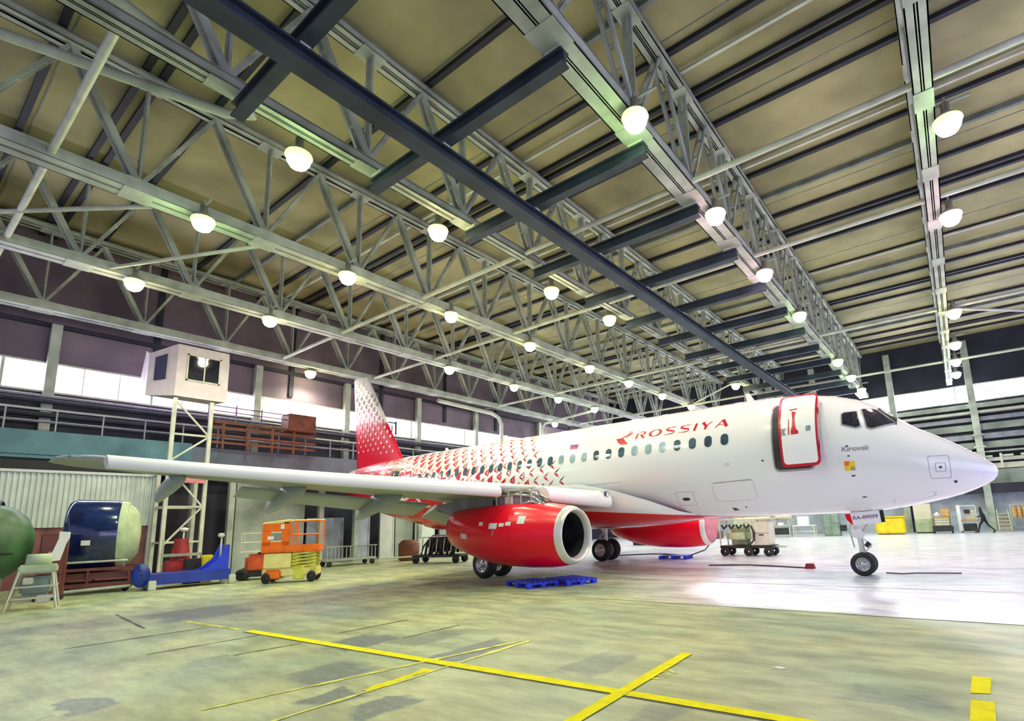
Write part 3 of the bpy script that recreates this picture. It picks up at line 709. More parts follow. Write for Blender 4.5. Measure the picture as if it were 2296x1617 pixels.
decal([(-9.46, 4.65), (-9.12, 4.70), (-8.98, 4.735), (-8.74, 4.70), (-8.80, 4.675), (-9.0, 4.71), (-9.2, 4.675)], .0058, b)
b.build('airline_emblem', 'red_mark', fus)
b = MB(); place_text('Kirovsk', -2.32, -1.68, 3.27, 3.40, .005, b, 0, .02, .2); b.build('name_lettering', 'line', fus)

# tail pattern: small three-blade triangles growing into solid red towards the tail
def blades(cx, cs, g, sc):
    """polygons of one glyph in (x, s) metres"""
    A = Vector((-.15, -.01)); B = Vector((.08, -.17)); Cc = Vector((.14, .19)); ctr = (A+B+Cc)/3
    A, B, Cc = [ctr+(p-ctr)*sc for p in (A, B, Cc)]
    out = []
    def blade(P, Q, t):
        mid = P.lerp(Q, .35); inn = (ctr-mid).normalized(); return [P, mid-inn*t*.25, Q, mid+inn*t]
    if g < .28:
        out.append(('r', blade(A, B, .075))); out.append(('r' if g > .16 else 'd', blade(A, Cc, .045)))
    elif g < .62:
        t = .045+.07*(g-.28)/.34
        out.append(('r', blade(A, B, t+.02))); out.append(('r' if g > .4 else 'd', blade(A, Cc, t))); out.append(('r', blade(B, Cc, t)))
    else:
        out.append(('r', [A, B, Cc]))
    res = []
    for k, P in out: res.append((k, [(cx+p.x, cs+p.y) for p in P]))
    if .62 <= g:
        q = .62-.9*(g-.62)
        if q > .12:
            res.append(('w', [(cx+(ctr+(p-ctr)*q).x, cs+(ctr+(p-ctr)*q).y) for p in (A, B, Cc)]))
    return res
ARC = 1.75
pr_ = MB(); pw_ = MB(); pd_ = MB()
for i in range(0, 42):
    for j in range(-14, 22):
        x = -10.5-.5*i+.2*j; s = .9-.1*i-.3*j*1.0
        # keep the lattice on the side band
        s = s
        if not (-26.5 < x < -10.3): continue
        zc, rz, w = sec(x); th = s/ARC
        if th > 1.30 or th < -.72: continue
        z = zc+rz*sin(th)
        u = -x-10.35-(z-2.84)*1.0
        if u < 0: continue
        g = .70*u/(3.2+4.4*max(0, z-3.05))
        g += random.uniform(-.03, .03)+max(0, -20.0-x)*.10
        if g < .03: continue
        sc = 1.0+max(0, g-.45)*.9
        if x < -22 : sc *= .85
        sides = (-1, 1)
        for kind, P in blades(0, 0, g, sc):
            Q = [(x+p[0], th+p[1]/ARC) for p in P]
            for sd in sides:
                if kind == 'r': decal(Q, .0042, pr_, sd, 'th', .2, 10)
                elif kind == 'd': decal(Q, .0042, pd_, sd, 'th', .2, 10)
                else: decal(Q, .0075, pw_, sd, 'th', .2, 10)
        if g > .8 and x > -26:
            # red ground between the white triangles
            for sd in sides:
                decal([(x-.35, th-.0), (x-.15, th-.2/ARC), (x+.33, th-.06/ARC), (x+.2, th+.22/ARC), (x-.2, th+.2/ARC)], .002, pr_, sd, 'th', .2, 10)
pr_.build('triangle_pattern', 'red_mark', fus); pw_.build('triangle_pattern', 'white_mark', fus); pd_.build('triangle_pattern', 'dark_mark', fus)

# belly fairing
b = MB(); rings = []
for x, wf_, zt, zb in ((-6.6, .2, 1.75, 1.70), (-7.2, 1.15, 1.95, 1.62), (-8.0, 1.52, 2.3, 1.53), (-9.2, 1.74, 2.7, 1.47), (-10.5, 1.80, 3.0, 1.45), (-13, 1.84, 3.1, 1.45), (-15.5, 1.82, 3.05, 1.45), (-17.5, 1.72, 2.8, 1.50), (-19.5, 1.45, 2.3, 1.60), (-20.6, .5, 1.9, 1.75)):
    zc, rz, w = sec(x); R = []
    for k in range(33):
        f = k/32.; a = pi*f  # from near side top around the bottom
        yy = -cos(a)*wf_; R.append(Vector((x, YC+yy, zt-(zt-zb)*(max(0, sin(a))**.55))))
    rings.append(R)
b.loft(rings, closed=False); fair = b.build('belly_fairing', 'body', air)
# roof antennas and tail light
for (x, y, h) in ((-5.05, YC, .30), (-15.7, YC, .30), (-19.6, YC, .18)):
    b = MB(); z = 5.29; t = .03
    b.prism([(x-.02, y-t/2, z), (x+.22, y-t/2, z), (x+.05, y-t/2, z+h), (x-.08, y-t/2, z+h)], (0, t, 0)); b.build('antenna', 'white', fus)
b = MB()
for k in range(7): b.bevbox(.55-.09*k, .60-.09*k, YC-.02, YC+.02, 2.97+.062*k, 3.03+.062*k, .005)
b.build('lightning_strip', 'white', fus)

# wing
def airfoil(n=14, t=.12, camber=.02):
    up_ = []; lo = []
    for k in range(n+1):
        c = (1-cos(pi*k/n))/2; y = 5*t*(.2969*sqrt(c)-.126*c-.3516*c*c+.2843*c**3-.1036*c**4)
        up_.append((c, camber*4*c*(1-c)+y)); lo.append((c, camber*4*c*(1-c)-y*.9))
    return up_+lo[::-1][1:-1] if False else up_[::-1]+lo[1:-1]
def wing(side):
    S = lambda y: YC+side*(YC-y)*-1 if False else (y if side < 0 else 2*YC-y)
    secs = [(15.4, -9.35, 5.95, 2.50, .15), (14.95, -9.55, 5.75, 2.50, .15), (11.8, -10.85, 3.95, 2.78, .125), (7.0, -12.85, 2.75, 3.10, .115), (2.9, -14.55, 1.62, 3.42, .105), (2.55, -14.95, 1.15, 3.45, .09), (2.45, -15.3, .75, 3.46, .07)]
    b = MB(); rings = []
    for y, xl, ch, z, t in secs:
        A = airfoil(14, t, .01)
        rings.append([Vector((xl-c*ch*1.0, S(y), z+h*ch-(.03*c*ch))) for c, h in A])
    b.loft(rings, cap=True); w = b.build('wing', 'wing_grey', air)
    def at(y):
        for a, c in zip(secs, secs[1:]):
            if a[0] >= y >= c[0]:
                f = (a[0]-y)/(a[0]-c[0]); return [a[k]*(1-f)+c[k]*f for k in range(5)]
        return secs[-1]
    # drooped slats: thick rounded leading-edge strips
    for y0, y1 in ((14.75, 12.6), (11.15, 3.05)):
        b = MB(); rings = []
        n = 12 if y0 < 12 else 4
        for k in range(n+1):
            y = y0+(y1-y0)*k/n; _, xl, ch, z, t = at(y); th = max(.26, .065*ch+.12); cw = .36+.03*ch; R = []
            for q in range(20):
                a = 2*pi*q/20; px = cos(a)*cw/2; pz = sin(a)*th/2*(1 if cos(a) > -.2 else .8)
                R.append(Vector((xl+.16+px*.95, S(y), z-.09+pz*1.1+px*-.30)))
            rings.append(R)
        b.loft(rings, cap=True); b.build('slat', 'white_mark', w)
    # flaps, slightly extended
    for y0, y1 in ((14.9, 12.1), (11.7, 6.2)):
        b = MB(); rings = []
        for k in range(7):
            y = y0+(y1-y0)*k/6; _, xl, ch, z, t = at(y); fc = .24*ch; xe = xl-ch; R = []
            for c, h in airfoil(8, .14, .02): R.append(Vector((xe+.10-c*fc*cos(.42), S(y), z-.06*ch-.02-c*fc*sin(.42)+h*fc)))
            rings.append(R)
        b.loft(rings, cap=True); b.build('flap', 'wing_grey', w)
    # flap track fairings
    for y, sc in ((4.7, .95), (7.3, 1.15), (9.9, 1.25), (13.4, 1.15)):
        _, xl, ch, z, t = at(y); b = MB(); rings = []
        L0_ = 1.9*sc; x0 = xl-ch*.60
        for f, r in ((0, .02), (.08, .10), (.25, .17), (.5, .20), (.75, .18), (.93, .14), (1.0, .09)):
            cx = x0-L0_*f; cz = z-.13*sc-.42*sc*f*f-.04; rings.append([Vector((cx, S(y)+cos(2*pi*q/14)*r*.75*sc, cz+sin(2*pi*q/14)*r*1.25*sc)) for q in range(14)])
        b.loft(rings, cap=True); b.build('flap_track_fairing', 'wing_grey', w)
    # tip light
    b = MB(); b.bevbox(-15.2, -14.7, min(S(2.75), S(2.55)), max(S(2.75), S(2.55)), 3.42, 3.47, .02); b.build('tip_light', 'glass_lt', w)
    return w
wing(-1); wing(1)
# landing light at the wing root
b = MB(); b.lathe([(0, .0), (.0, .07), (.06, .10)], c=(-9.35, 14.62, 2.60), ax='x', n=14); b.box(-9.6, -9.36, 14.5, 14.72, 2.50, 2.70); b.build('landing_light', 'chrome', air)

# engines
def engine(side):
    ey = 11.8 if side < 0 else 21.4
    e = thing('engine', (-8.54, ey, 1.40), None, None); e.parent = air; e.location = Vector((-8.54, ey, 1.40))-air.location
    if 'label' in e: del e['label']
    def P(prof, name, mt, par, n=48, ax0=0):
        b = MB(); rings = []
        for x, r, dz in prof: rings.append([Vector((x, ey+r*cos(2*pi*k/n), 1.38+dz+r*sin(2*pi*k/n))) for k in range(n)])
        b.loft(rings); return b
    lip = P([(-8.74, .80, 0), (-8.68, .785, 0), (-8.62, .755, 0), (-8.55, .715, 0), (-8.54, .69, 0), (-8.56, .665, 0), (-8.64, .635, 0), (-8.75, .615, 0)], 'inlet_lip', 'lip', e)
    lip.build('inlet_lip', 'lip', e)
    P([(-8.74, .80, 0), (-8.95, .835, 0), (-9.4, .895, .01), (-10.1, .93, .03), (-10.9, .925, .05), (-11.6, .88, .08), (-12.3, .79, .14), (-12.9, .68, .21), (-13.25, .59, .26), (-13.27, .55, .26), (-12.9, .54, .22)], 'cowl', 'red', e).build('cowl', 'red', e)
    P([(-8.75, .615, 0), (-9.2, .62, 0), (-9.6, .63, 0)], 'inlet_duct', 'dark', e).build('inlet_duct', 'dark', e)
    b = MB(); b.lathe([(0, .63), (0, .12)], c=(-9.62, ey, 1.38), ax='x', n=32); b.build('fan_backing', 'black', e)
    b = MB()
    for k in range(24):
        a = 2*pi*k/24; d = Vector((0, cos(a), sin(a))); t = Vector((0, -sin(a), cos(a)))
        c = Vector((-9.55, ey, 1.38))
        b.add([c+d*.12-t*.02+Vector((.04, 0, 0)), c+d*.61-t*.07, c+d*.61+t*.05+Vector((-.05, 0, 0)), c+d*.12+t*.03], [(0, 1, 2, 3)])
    b.build('fan', 'dark', e, flip=False)
    b = MB(); b.lathe([(.26, .001), (.2, .05), (.08, .12), (0, .17)], c=(-9.6, ey, 1.38), ax='x', n=20); b.build('spinner', 'dark', e)
    b = MB(); b.lathe([(0, .50), (-.35, .42), (-.36, .36), (0, .4)], c=(-13.0, ey, 1.60), ax='x', n=28); b.build('exhaust_nozzle', 'rust', e)
    # pylon
    b = MB(); hw = .17
    pl = [(-9.75, 2.28), (-10.3, 2.62), (-11.0, 2.74), (-12.6, 2.62), (-14.2, 2.45), (-14.2, 2.25), (-13.2, 2.0), (-11.6, 2.05), (-10.4, 2.15)]
    b.prism([(x, ey-hw, z) for x, z in pl], (0, 2*hw, 0)); py = b.build('pylon', 'pylon', e)
    b = MB()
    for z, r, y in ((2.55, .05, -.20), (2.66, .06, -.12), (2.60, .045, .2)):
        b.tube([(-9.5, ey+y, 2.22), (-9.75, ey+y, z-.16), (-10.05, ey+y, z-.02), (-10.6, ey+y, z+.04), (-11.3, ey+y, z+.04)], r, 8)
    b.tube([(-9.55, ey-.22, 2.2), (-9.9, ey-.24, 2.35), (-10.3, ey-.22, 2.3)], .05, 8)
    b.build('bleed_duct', 'chrome', py)
    b = MB()
    for x in (-9.95, -10.35, -10.85, -11.35): b.beam((x, ey-.24, 2.22), (x, ey-.24, 2.74), .05, .03)
    b.beam((-9.8, ey-.24, 2.74), (-11.5, ey-.24, 2.72), .05, .05); b.build('cowl_frame', 'steel2', py)
    if side < 0:
        b = MB(); b.box(-11.05, -10.72, ey-hw-.03, ey-hw-.01, 2.30, 2.58); b.build('warning_label', 'white', py)
        b = MB(); b.bevbox(-11.5, -11.38, ey-.28, ey-.16, 2.25, 2.48, .02); b.build('sensor_box', 'black', py)
        # stickers on the cowl, side toward the camera
        def cp(x, a, off=.006):
            for (x0, r0, d0), (x1, r1, d1) in zip(prof, prof[1:]):
                if x0 >= x >= x1: f = (x0-x)/(x0-x1); r = r0+(r1-r0)*f; dz = d0+(d1-d0)*f; break
            r += off; return Vector((x, ey-r*cos(a), 1.38+dz+r*sin(a)))
        prof = [(-8.74, .80, 0), (-8.95, .835, 0), (-9.4, .895, .01), (-10.1, .93, .03), (-10.9, .925, .05), (-11.6, .88, .08), (-12.3, .79, .14), (-12.9, .68, .21), (-13.25, .59, .26)]
        for x0, x1, a0, a1 in ((-12.35, -12.05, -.20, -.02), (-11.50, -11.33, .30, .42), (-11.05, -10.72, .20, .38), (-10.65, -10.45, .27, .38), (-10.40, -10.20, .30, .42), (-9.98, -9.72, .36, .62)):
            b = MB(); b.loft([[cp(x0+(x1-x0)*i/3, a0+(a1-a0)*j/3) for j in range(4)] for i in range(4)], closed=False, smooth=False); b.build('white_sticker', 'white', e)
        b = MB(); b.loft([[cp(x, a) for a in (-.02, .06, .13, .22)] for x in (-10.88, -10.83)], closed=False); b.build('hanging_ribbon', 'pink', e)
    else:
        b = MB(); b.lathe([(0, .0), (0, .5), (-.03, .70), (-.1, .74)], c=(-8.50, ey, 1.38), ax='x', n=32); b.build('inlet_cover', 'pink', e)
        b = MB(); b.lathe([(.01, .0), (.01, .2)], c=(-8.49, ey, 1.1), ax='x', n=16)
    return e
engine(-1); engine(1)
# fin
def fin_pt(zf, xf, side):
    """zf 0..1 from root to tip; xf 0..1 leading to trailing edge"""
    z = 5.0+(10.32-5.0)*zf; xl = -22.75+(-26.35+22.75)*zf; xt = -27.15+(-27.78+27.15)*zf
    x = xl+(xt-xl)*xf; t = .22*(1-zf*.6)*(sqrt(max(xf, 0))*1.6*(1-xf)+.02)
    return Vector((x, YC+side*t, z))
b = MB(); rings = []
for zf in [k/14 for k in range(15)]+[1.012]:
    cf = 1 if zf <= 1 else .8; q = min(zf, 1)
    R = [fin_pt(q, k/12, -1) for k in range(13)]+[fin_pt(q, k/12, 1) for k in range(11, 0, -1)]
    if zf > 1:
        c = sum(R, Vector())/len(R); R = [Vector((c.x+(p.x-c.x)*.9, c.y+(p.y-c.y)*.3, 10.38+(.04 if p.x < c.x else 0))) for p in R]
    rings.append(R)
b.loft(rings, cap=True)
def fin_mat():
    mt, nt, bb = node_mat('fin_red_white_paint'); N = nt.nodes; L = nt.links; bb.inputs['Roughness'].default_value = .42
    tc = N.new('ShaderNodeTexCoord'); sp = N.new('ShaderNodeSeparateXYZ'); L.new(tc.outputs['Object'], sp.inputs[0])
    ax = N.new('ShaderNodeMath'); ax.operation = 'MULTIPLY_ADD'; L.new(sp.outputs['X'], ax.inputs[0]); ax.inputs[1].default_value = .12; L.new(sp.outputs['Z'], ax.inputs[2])
    cr = N.new('ShaderNodeMapRange'); L.new(ax.outputs[0], cr.inputs[0]); cr.inputs[1].default_value = 5.95; cr.inputs[2].default_value = 6.12
    mx = N.new('ShaderNodeMix'); mx.data_type = 'RGBA'; L.new(cr.outputs[0], mx.inputs[0]); mx.inputs[6].default_value = (.62, .0, .03, 1); mx.inputs[7].default_value = (.80, .78, .80, 1)
    L.new(mx.outputs[2], bb.inputs['Base Color']); return mt
fin = b.build('tail_fin', fin_mat(), air)
fr_, fw_, fd_ = MB(), MB(), MB()
for i in range(-12, 30):
    for j in range(-12, 22):
        x = -23.2-.50*j-.26*i; z = 5.2+.28*i
        zf = (z-5.0)/5.32
        if not (.09 < zf < .965): continue
        xl = -22.75-3.6*zf; xt = -27.15-.63*zf
        if not (xt+.16 < x < xl-.16): continue
        g = 1.32-(z+.12*(x+25.3)-5.0)/3.9
        A, B, Cc = Vector((-.15, 0)), Vector((.07, -.14)), Vector((.06, .16))
        if g < .28: pol = [('d', [A, A.lerp(B, .4)+Vector((-.03, -.02)), B, A.lerp(B, .5)+Vector((0, .03))]), ('d', [A, A.lerp(Cc, .5)+Vector((.02, 0)), Cc*.9, A.lerp(Cc, .5)+Vector((-.02, .02))])]
        elif g < .62:
            k_ = 'd' if g < .5 else 'r'; t = .48 if g < .5 else .55; c = (A+B+Cc)/3
            pol = []
            for P, Q in ((A, B), (B, Cc), (Cc, A)): pol.append((k_, [P, Q, Q.lerp(c, t), P.lerp(c, t)]))
        elif g < .80:
            s_ = 1.45; c = (A+B+Cc)/3; pol = [('r', [c+(p-c)*s_ for p in (A, B, Cc)]), ('w', [c+(p-c)*.66 for p in (A, B, Cc)])]
        elif g < 1.12: c = (A+B+Cc)/3; q = .72-(g-.8)*.6; pol = [('w', [c+(p-c)*q for p in (A, B, Cc)])]
        else: pol = []
        for kind, P in pol:
            for sd in (-1, 1):
                pts = []
                for p in P:
                    X, Z = x+p.x, z+p.y; f = (Z-5.0)/5.32; a_ = -22.75-3.6*f; c_ = -27.15-.63*f; xf = min(.97, max(.02, (X-a_)/(c_-a_)))
                    v = fin_pt(f, xf, sd); v.x = X; v.y += sd*(.02 if kind == 'w' else .012); pts.append(v)
                {'r': fr_, 'w': fw_, 'd': fd_}[kind].poly(pts)
fr_.build('triangle_pattern', 'red_mark', fin); fw_.build('triangle_pattern', 'white_mark', fin); fd_.build('triangle_pattern', 'dark_mark', fin)
b = MB(); b.loft([[Vector((-20.6, YC-.02, 5.28)), Vector((-20.6, YC+.02, 5.28))], [Vector((-23.1, YC-.07, 5.75)), Vector((-23.1, YC+.07, 5.75))], [Vector((-24.2, YC-.1, 6.9)), Vector((-24.2, YC+.1, 6.9))]], closed=False)
# tailplanes
for sd in (-1, 1):
    b = MB(); rings = []
    for yo, xl, ch, z in ((.3, -24.6, 3.2, 4.35), (5.0, -27.5, 1.25, 4.85)):
        rings.append([Vector((xl-c*ch, YC+sd*yo, z+h*ch)) for c, h in airfoil(10, .10, 0)])
    b.loft(rings, cap=True); b.build('tailplane', 'red', air)

# landing gear
def wheel(name, par, c, r, w, hub, mt='black'):
    b = MB(); b.lathe([(-w/2+.02, r*.55), (-w/2, r*.62), (-w/2, r*.82), (-w/2+.04, r*.95), (-w/4, r), (w/4, r), (w/2-.04, r*.95), (w/2, r*.82), (w/2, r*.62), (w/2-.02, r*.55)], c=c, ax='y', n=36)
    o = b.build('tyre', mt, par)
    for s in (-1, 1):
        b = MB(); b.lathe([(s*(w/2-.01), r*.58), (s*(w/2-.0), r*.55), (s*(w/2-.06), r*.50), (s*(w/2-.09), r*.3), (s*(w/2-.02), r*.2), (s*(w/2-.0), r*.12), (s*(w/2), 0.001)], c=c, ax='y', n=28)
        for k in range(8):
            a = 2*pi*k/8; b.tube([(c[0]+cos(a)*r*.38, c[1]+s*(w/2-.09), c[2]+sin(a)*r*.38), (c[0]+cos(a)*r*.38, c[1]+s*(w/2-.05), c[2]+sin(a)*r*.38)], r*.05, 6)
        b.build('wheel_hub', hub, o)
    return o
ng = thing('nose_gear', (-2.33, YC, 0), None, None); ng.parent = air; ng.location = Vector((-2.33, YC, 0))-air.location
for y in (YC-.19, YC+.19): wheel('w', ng, (-2.33, y, .31), .31, .20, 'alu')
b = MB(); b.tube([(-2.33, YC, .3), (-2.33, YC, .62)], .055, 12); b.tube([(-2.33, YC, .6), (-2.36, YC, 1.05)], .075, 12); b.tube([(-2.36, YC, 1.0), (-2.42, YC, 1.75)], .10, 12); b.tube([(-2.33, YC-.2, .31), (-2.33, YC+.2, .31)], .05, 10); b.tube([(-2.34, YC-.13, .66), (-2.34, YC+.13, .66)], .06, 10); b.build('strut', 'white', ng)
b = MB(); b.beam((-2.28, YC-.06, .62), (-2.08, YC-.05, .80), .10, .04); b.beam((-2.08, YC-.05, .80), (-2.30, YC-.05, 1.02), .10, .04); b.prism([(-2.56, YC-.14, 1.22), (-2.30, YC-.14, 1.26), (-2.20, YC-.14, 1.08), (-2.30, YC-.14, .98), (-2.52, YC-.14, 1.02)], (0, .05, 0)); b.build('torque_link', 'white', ng)
b = MB(); b.tube([(-2.33, YC-.05, 1.05), (-1.9, YC, 1.72)], .035, 8); b.tube([(-2.33, YC+.08, 1.05), (-1.9, YC+.08, 1.72)], .035, 8); b.tube([(-2.5, YC-.1, .75), (-2.58, YC-.12, 1.2), (-2.5, YC-.05, 1.6)], .02, 6); b.build('drag_brace', 'steel2', ng)
b = MB(); b.tube([(-2.22, YC-.12, .78), (-2.12, YC-.12, .88)], .06, 10); b.build('taxi_light', 'dark', ng)
dpl = [(-2.46, 1.69), (-1.76, 1.74), (-1.74, 1.41), (-2.41, 1.355)]
b = MB(); b.prism([(x, 16.16, z) for x, z in dpl], (0, -.025, 0)); nd = b.build('gear_door', 'white_paint', ng); nd['label'] = 'white nose gear door carrying the registration'
b = MB(); bm_place = lambda x, z: Vector((x, 16.13, z))
place_text('RA-89099', -2.40, -1.80, 1.50, 1.60, 0, b, .04, .02, 0, bm_place); b.build('registration_lettering', mat('registration_grey', (.22, .12, .25), .5), nd)
b = MB(); b.prism([(-2.62, 16.30, 1.66), (-2.46, 16.2, 1.67), (-2.41, 16.2, 1.34), (-2.58, 16.3, 1.5)], (0, .02, 0)); b.build('gear_door', 'red', ng)
b = MB(); b.prism([(-2.46, 17.04, 1.69), (-1.76, 17.04, 1.74), (-1.74, 17.04, 1.41), (-2.41, 17.04, 1.355)], (0, .025, 0)); b.build('gear_door', 'dark', ng)
def main_gear(side):
    yy = (lambda y: y) if side < 0 else (lambda y: 2*YC-y)
    g = thing('main_gear', (-13.0, yy(13.05), 0), None, None); g.parent = air; g.location = Vector((-13.0, yy(13.05), 0))-air.location
    for y in (12.68, 13.42): wheel('w', g, (-13.02, yy(y), .475), .475, .34, 'alu')
    b = MB(); b.tube([(-13.02, yy(13.05), .45), (-13.02, yy(13.05), 1.3)], .09, 12); b.tube([(-13.02, yy(13.05), 1.2), (-13.1, yy(13.3), 2.45)], .13, 12); b.tube([(-13.02, yy(12.68), .475), (-13.02, yy(13.42), .475)], .07, 10)
    b.build('strut', 'white', g)
    b = MB(); b.tube([(-13.05, yy(13.15), 1.3), (-13.1, yy(14.6), 2.2)], .05, 8); b.beam((-13.15, yy(13.05), .6), (-13.45, yy(13.05), .9), .1, .04); b.beam((-13.45, yy(13.05), .9), (-13.12, yy(13.05), 1.25), .1, .04); b.build('side_brace', 'steel2', g)
    b = MB(); b.prism([(-13.55, yy(12.85), 2.3), (-12.6, yy(12.85), 2.3), (-12.7, yy(12.85), 1.35), (-13.4, yy(12.85), 1.35)], (0, .03, 0)); b.build('gear_door', 'wing_grey', g)
main_gear(-1); main_gear(1)

# ================================================================== FLOOR MARKINGS (part of the floor)
def fpoly(name, pts, mt, z=.003):
    b = MB(); b.poly([(x, y, z) for x, y in pts]); o = b.build(name, mt, floor, flip=False); return o
def fstrip(name, a, c, w, mt, z=.003, wob=0., n=1):
    a = Vector(a); c = Vector(c); d = (c-a).normalized(); nn = Vector((-d.y, d.x)); L = []; R = []
    for k in range(n+1):
        p = a.lerp(c, k/n); w_ = w/2*(1+random.uniform(-wob, wob)); L.append(p+nn*w_); R.append(p-nn*w_)
    b = MB()
    for k in range(n): b.add([(*L[k], z), (*R[k], z), (*R[k+1], z), (*L[k+1], z)], [(0, 1, 2, 3)])
    return b.build(name, mt, floor, flip=False)
fstrip('yellow_line', (-10.6, 4.475), (-.6, 4.90), .155, 'yellow_line', .006, .05, 30)
fstrip('yellow_line', (-3.06, 6.53), (-2.93, 3.2), .14, 'yellow_line', .0095, .06, 12)
fstrip('yellow_line', (-13.2, 4.32), (-10.9, 4.46), .12, 'yellow_old', .004, .5, 18)
fstrip('yellow_line', (-6.35, 2.3), (-5.53, 6.1), .07, 'yellow_old', .005, .5, 24)
fstrip('yellow_line', (-5.36, 2.4), (-5.42, 6.2), .07, 'yellow_old', .005, .5, 24)
fstrip('yellow_line', (-5.42, 3.5), (-5.50, 4.4), .16, 'yellow_line', .0055, .6, 16)
fstrip('joint', (-10.6, 4.385), (-.6, 4.80), .03, 'crack', .002, .4, 20)
fpoly('yellow_dash', [(-.13, 6.98), (.03, 7.01), (0, 6.42), (-.15, 6.36)], 'yellow_line', .005)
fpoly('yellow_dash', [(-.15, 6.14), (.02, 6.17), (.0, 5.2), (-.17, 5.2)], 'yellow_line', .006)
for a, c in (((-10.05, 2.86), (-9.95, 4.59)), ((-8.7, 3.5), (-8.59, 4.4)), ((-8.79, 5.14), (-8.75, 6.5)), ((-7.39, 5.38), (-7.39, 6.57)), ((-16, 3.9), (-12.9, 3.6)), ((-11.9, 2.3), (-11.8, 4.3))): fstrip('joint', a, c, .045, 'crack', .003, .5, 12)
for y in (10.15, 13.9, 19.2, 27, 34): fstrip('joint', (-12, y), (9, y+.1), .03, 'crack', .003, .5, 30)
b = MB(); place_text('157', 0, .55, 0, .18, 0, b, 0, 0, 0, lambda x, z: Vector((-2.86-z*.9+x*.15, 5.35+x*.75, .004))); b.build('floor_number', 'yellow_old', floor)
fpoly('floor_plate', [(-1.98, 6.4), (-1.9, 6.46), (-1.8, 6.42), (-1.86, 6.36)], 'white', .004)

# ================================================================== GROUND EQUIPMENT
def place(t, loc, rz=0): t.location = loc; t.rotation_euler = (0, 0, rz)
# ---- orange scissor lift (local: x length, front -y)
t = thing('scissor_lift', (0, 0, 0), 'orange and cream scissor lift with railed platform left of the engine', 'scissor lift')
b = MB(); b.bevbox(-1.15, 1.15, -.42, .42, .22, .50, .03); b.build('chassis', 'cream', t)
b = MB(); b.bevbox(-1.0, -.35, -.50, -.40, .12, .46, .05); b.build('side_tray', 'orange', t)
b = MB(); b.bevbox(-1.1, .05, -.45, .45, .50, 1.02, .03); b.build('battery_box', 'cream', t)
b = MB()
for k in range(5):
    z = .52+.11*k
    for y in (-.40, .40): b.beam((.08, y, z), (1.1, y, z+.08), .06, .05); b.beam((.08, y*.9, z+.08), (1.1, y*.9, z), .05, .05)
b.build('scissor_stack', 'lime', t)
b = MB(); b.bevbox(.15, .65, -.44, -.36, .10, .55, .03); b.bevbox(.9, 1.1, -.44, -.36, .15, .6, .02); b.build('pothole_guard', 'lime', t)
for x in (-.95, .95):
    for y in (-.45, .45):
        b = MB(); b.lathe([(-.08, .05), (-.08, .16), (-.05, .19), (.05, .19), (.08, .16), (.08, .05)], c=(x, y, .19), ax='y', n=20); o = b.build('wheel', 'black', t)
b = MB(); b.bevbox(-1.22, 1.22, -.46, .46, 1.04, 1.14, .02); b.box(-1.22, 1.22, -.47, -.45, 1.1, 1.28); b.box(-1.22, 1.22, .45, .47, 1.1, 1.28); b.box(1.20, 1.22, -.46, .46, 1.1, 1.28); b.build('platform', 'orange', t)
for x in (-1.2, -.05, .05, 1.2):
    for y in (-.44, .44): b = MB(); b.tube([(x, y, 1.14), (x, y, 2.12)], .025, 8); b.build('guard_post', 'orange', t)
b = MB()
for z in (1.65, 2.12):
    for y in (-.44, .44): b.tube([(.05, y, z), (1.2, y, z)], .025, 8)
    b.tube([(1.2, -.44, z), (1.2, .44, z)], .025, 8)
b.build('guard_rail', 'orange', t)
b = MB()
for y in (-.44, .44): b.tube([(-1.22, y, 2.06), (-.02, y, 2.17)], .03, 8); b.tube([(.05, y, 2.15), (1.22, y, 2.15)], .024, 8)
b.build('top_rail', 'cream', t)
b = MB(); b.box(-1.18, -.08, -.45, -.43, 1.78, 2.05); b.box(-1.18, -.85, -.45, -.43, 1.28, 1.8); b.box(-.4, -.08, -.45, -.43, 1.28, 1.8); b.box(-1.18, -.08, -.45, -.43, 1.28, 1.42); b.build('side_panel', 'orange', t)
b = MB(); b.box(-.45, -.30, -.465, -.452, 1.86, 2.02); b.box(-.98, -.72, -.465, -.452, 1.50, 1.62); b.build('label_sticker', 'white', t)
b = MB(); b.bevbox(-.35, -.12, -.42, -.2, 1.75, 2.1, .03); b.build('control_box', 'dark', t)
place(t, (-19.6, 9.6, 0), radians(50)); t.scale = (.76, .9, 1)
# second lift behind
t = thing('boom_lift', (0, 0, 0), 'small red-orange lift with pale empty basket behind the scissor lift', 'lift')
b = MB(); b.bevbox(-.55, .55, -.4, .4, .25, .95, .12); b.build('engine_hood', 'orange_r', t)
b = MB(); b.bevbox(-.8, .8, -.45, .45, .12, .3, .03); b.build('chassis', 'dark', t)
for x in (-.6, .6):
    for y in (-.42, .42): b = MB(); b.lathe([(-.09, .08), (-.09, .19), (-.05, .22), (.05, .22), (.09, .19), (.09, .08)], c=(x, y, .22), ax='y', n=18); b.build('wheel', 'black', t)
b = MB(); b.box(-.7, .7, -.35, .35, 1.02, 1.07)
for x in (-.7, .0, .7):
    for y in (-.35, .35): b.tube([(x, y, 1.05), (x, y, 1.75)], .02, 6)
for z in (1.4, 1.75):
    for y in (-.35, .35): b.tube([(-.7, y, z), (.7, y, z)], .018, 6)
b.build('basket', 'beige', t)
b = MB(); b.beam((0, 0, .9), (0, 0, 1.04), .3, .3); b.build('mast', 'dark', t)
place(t, (-22.3, 9.75, 0), radians(60))
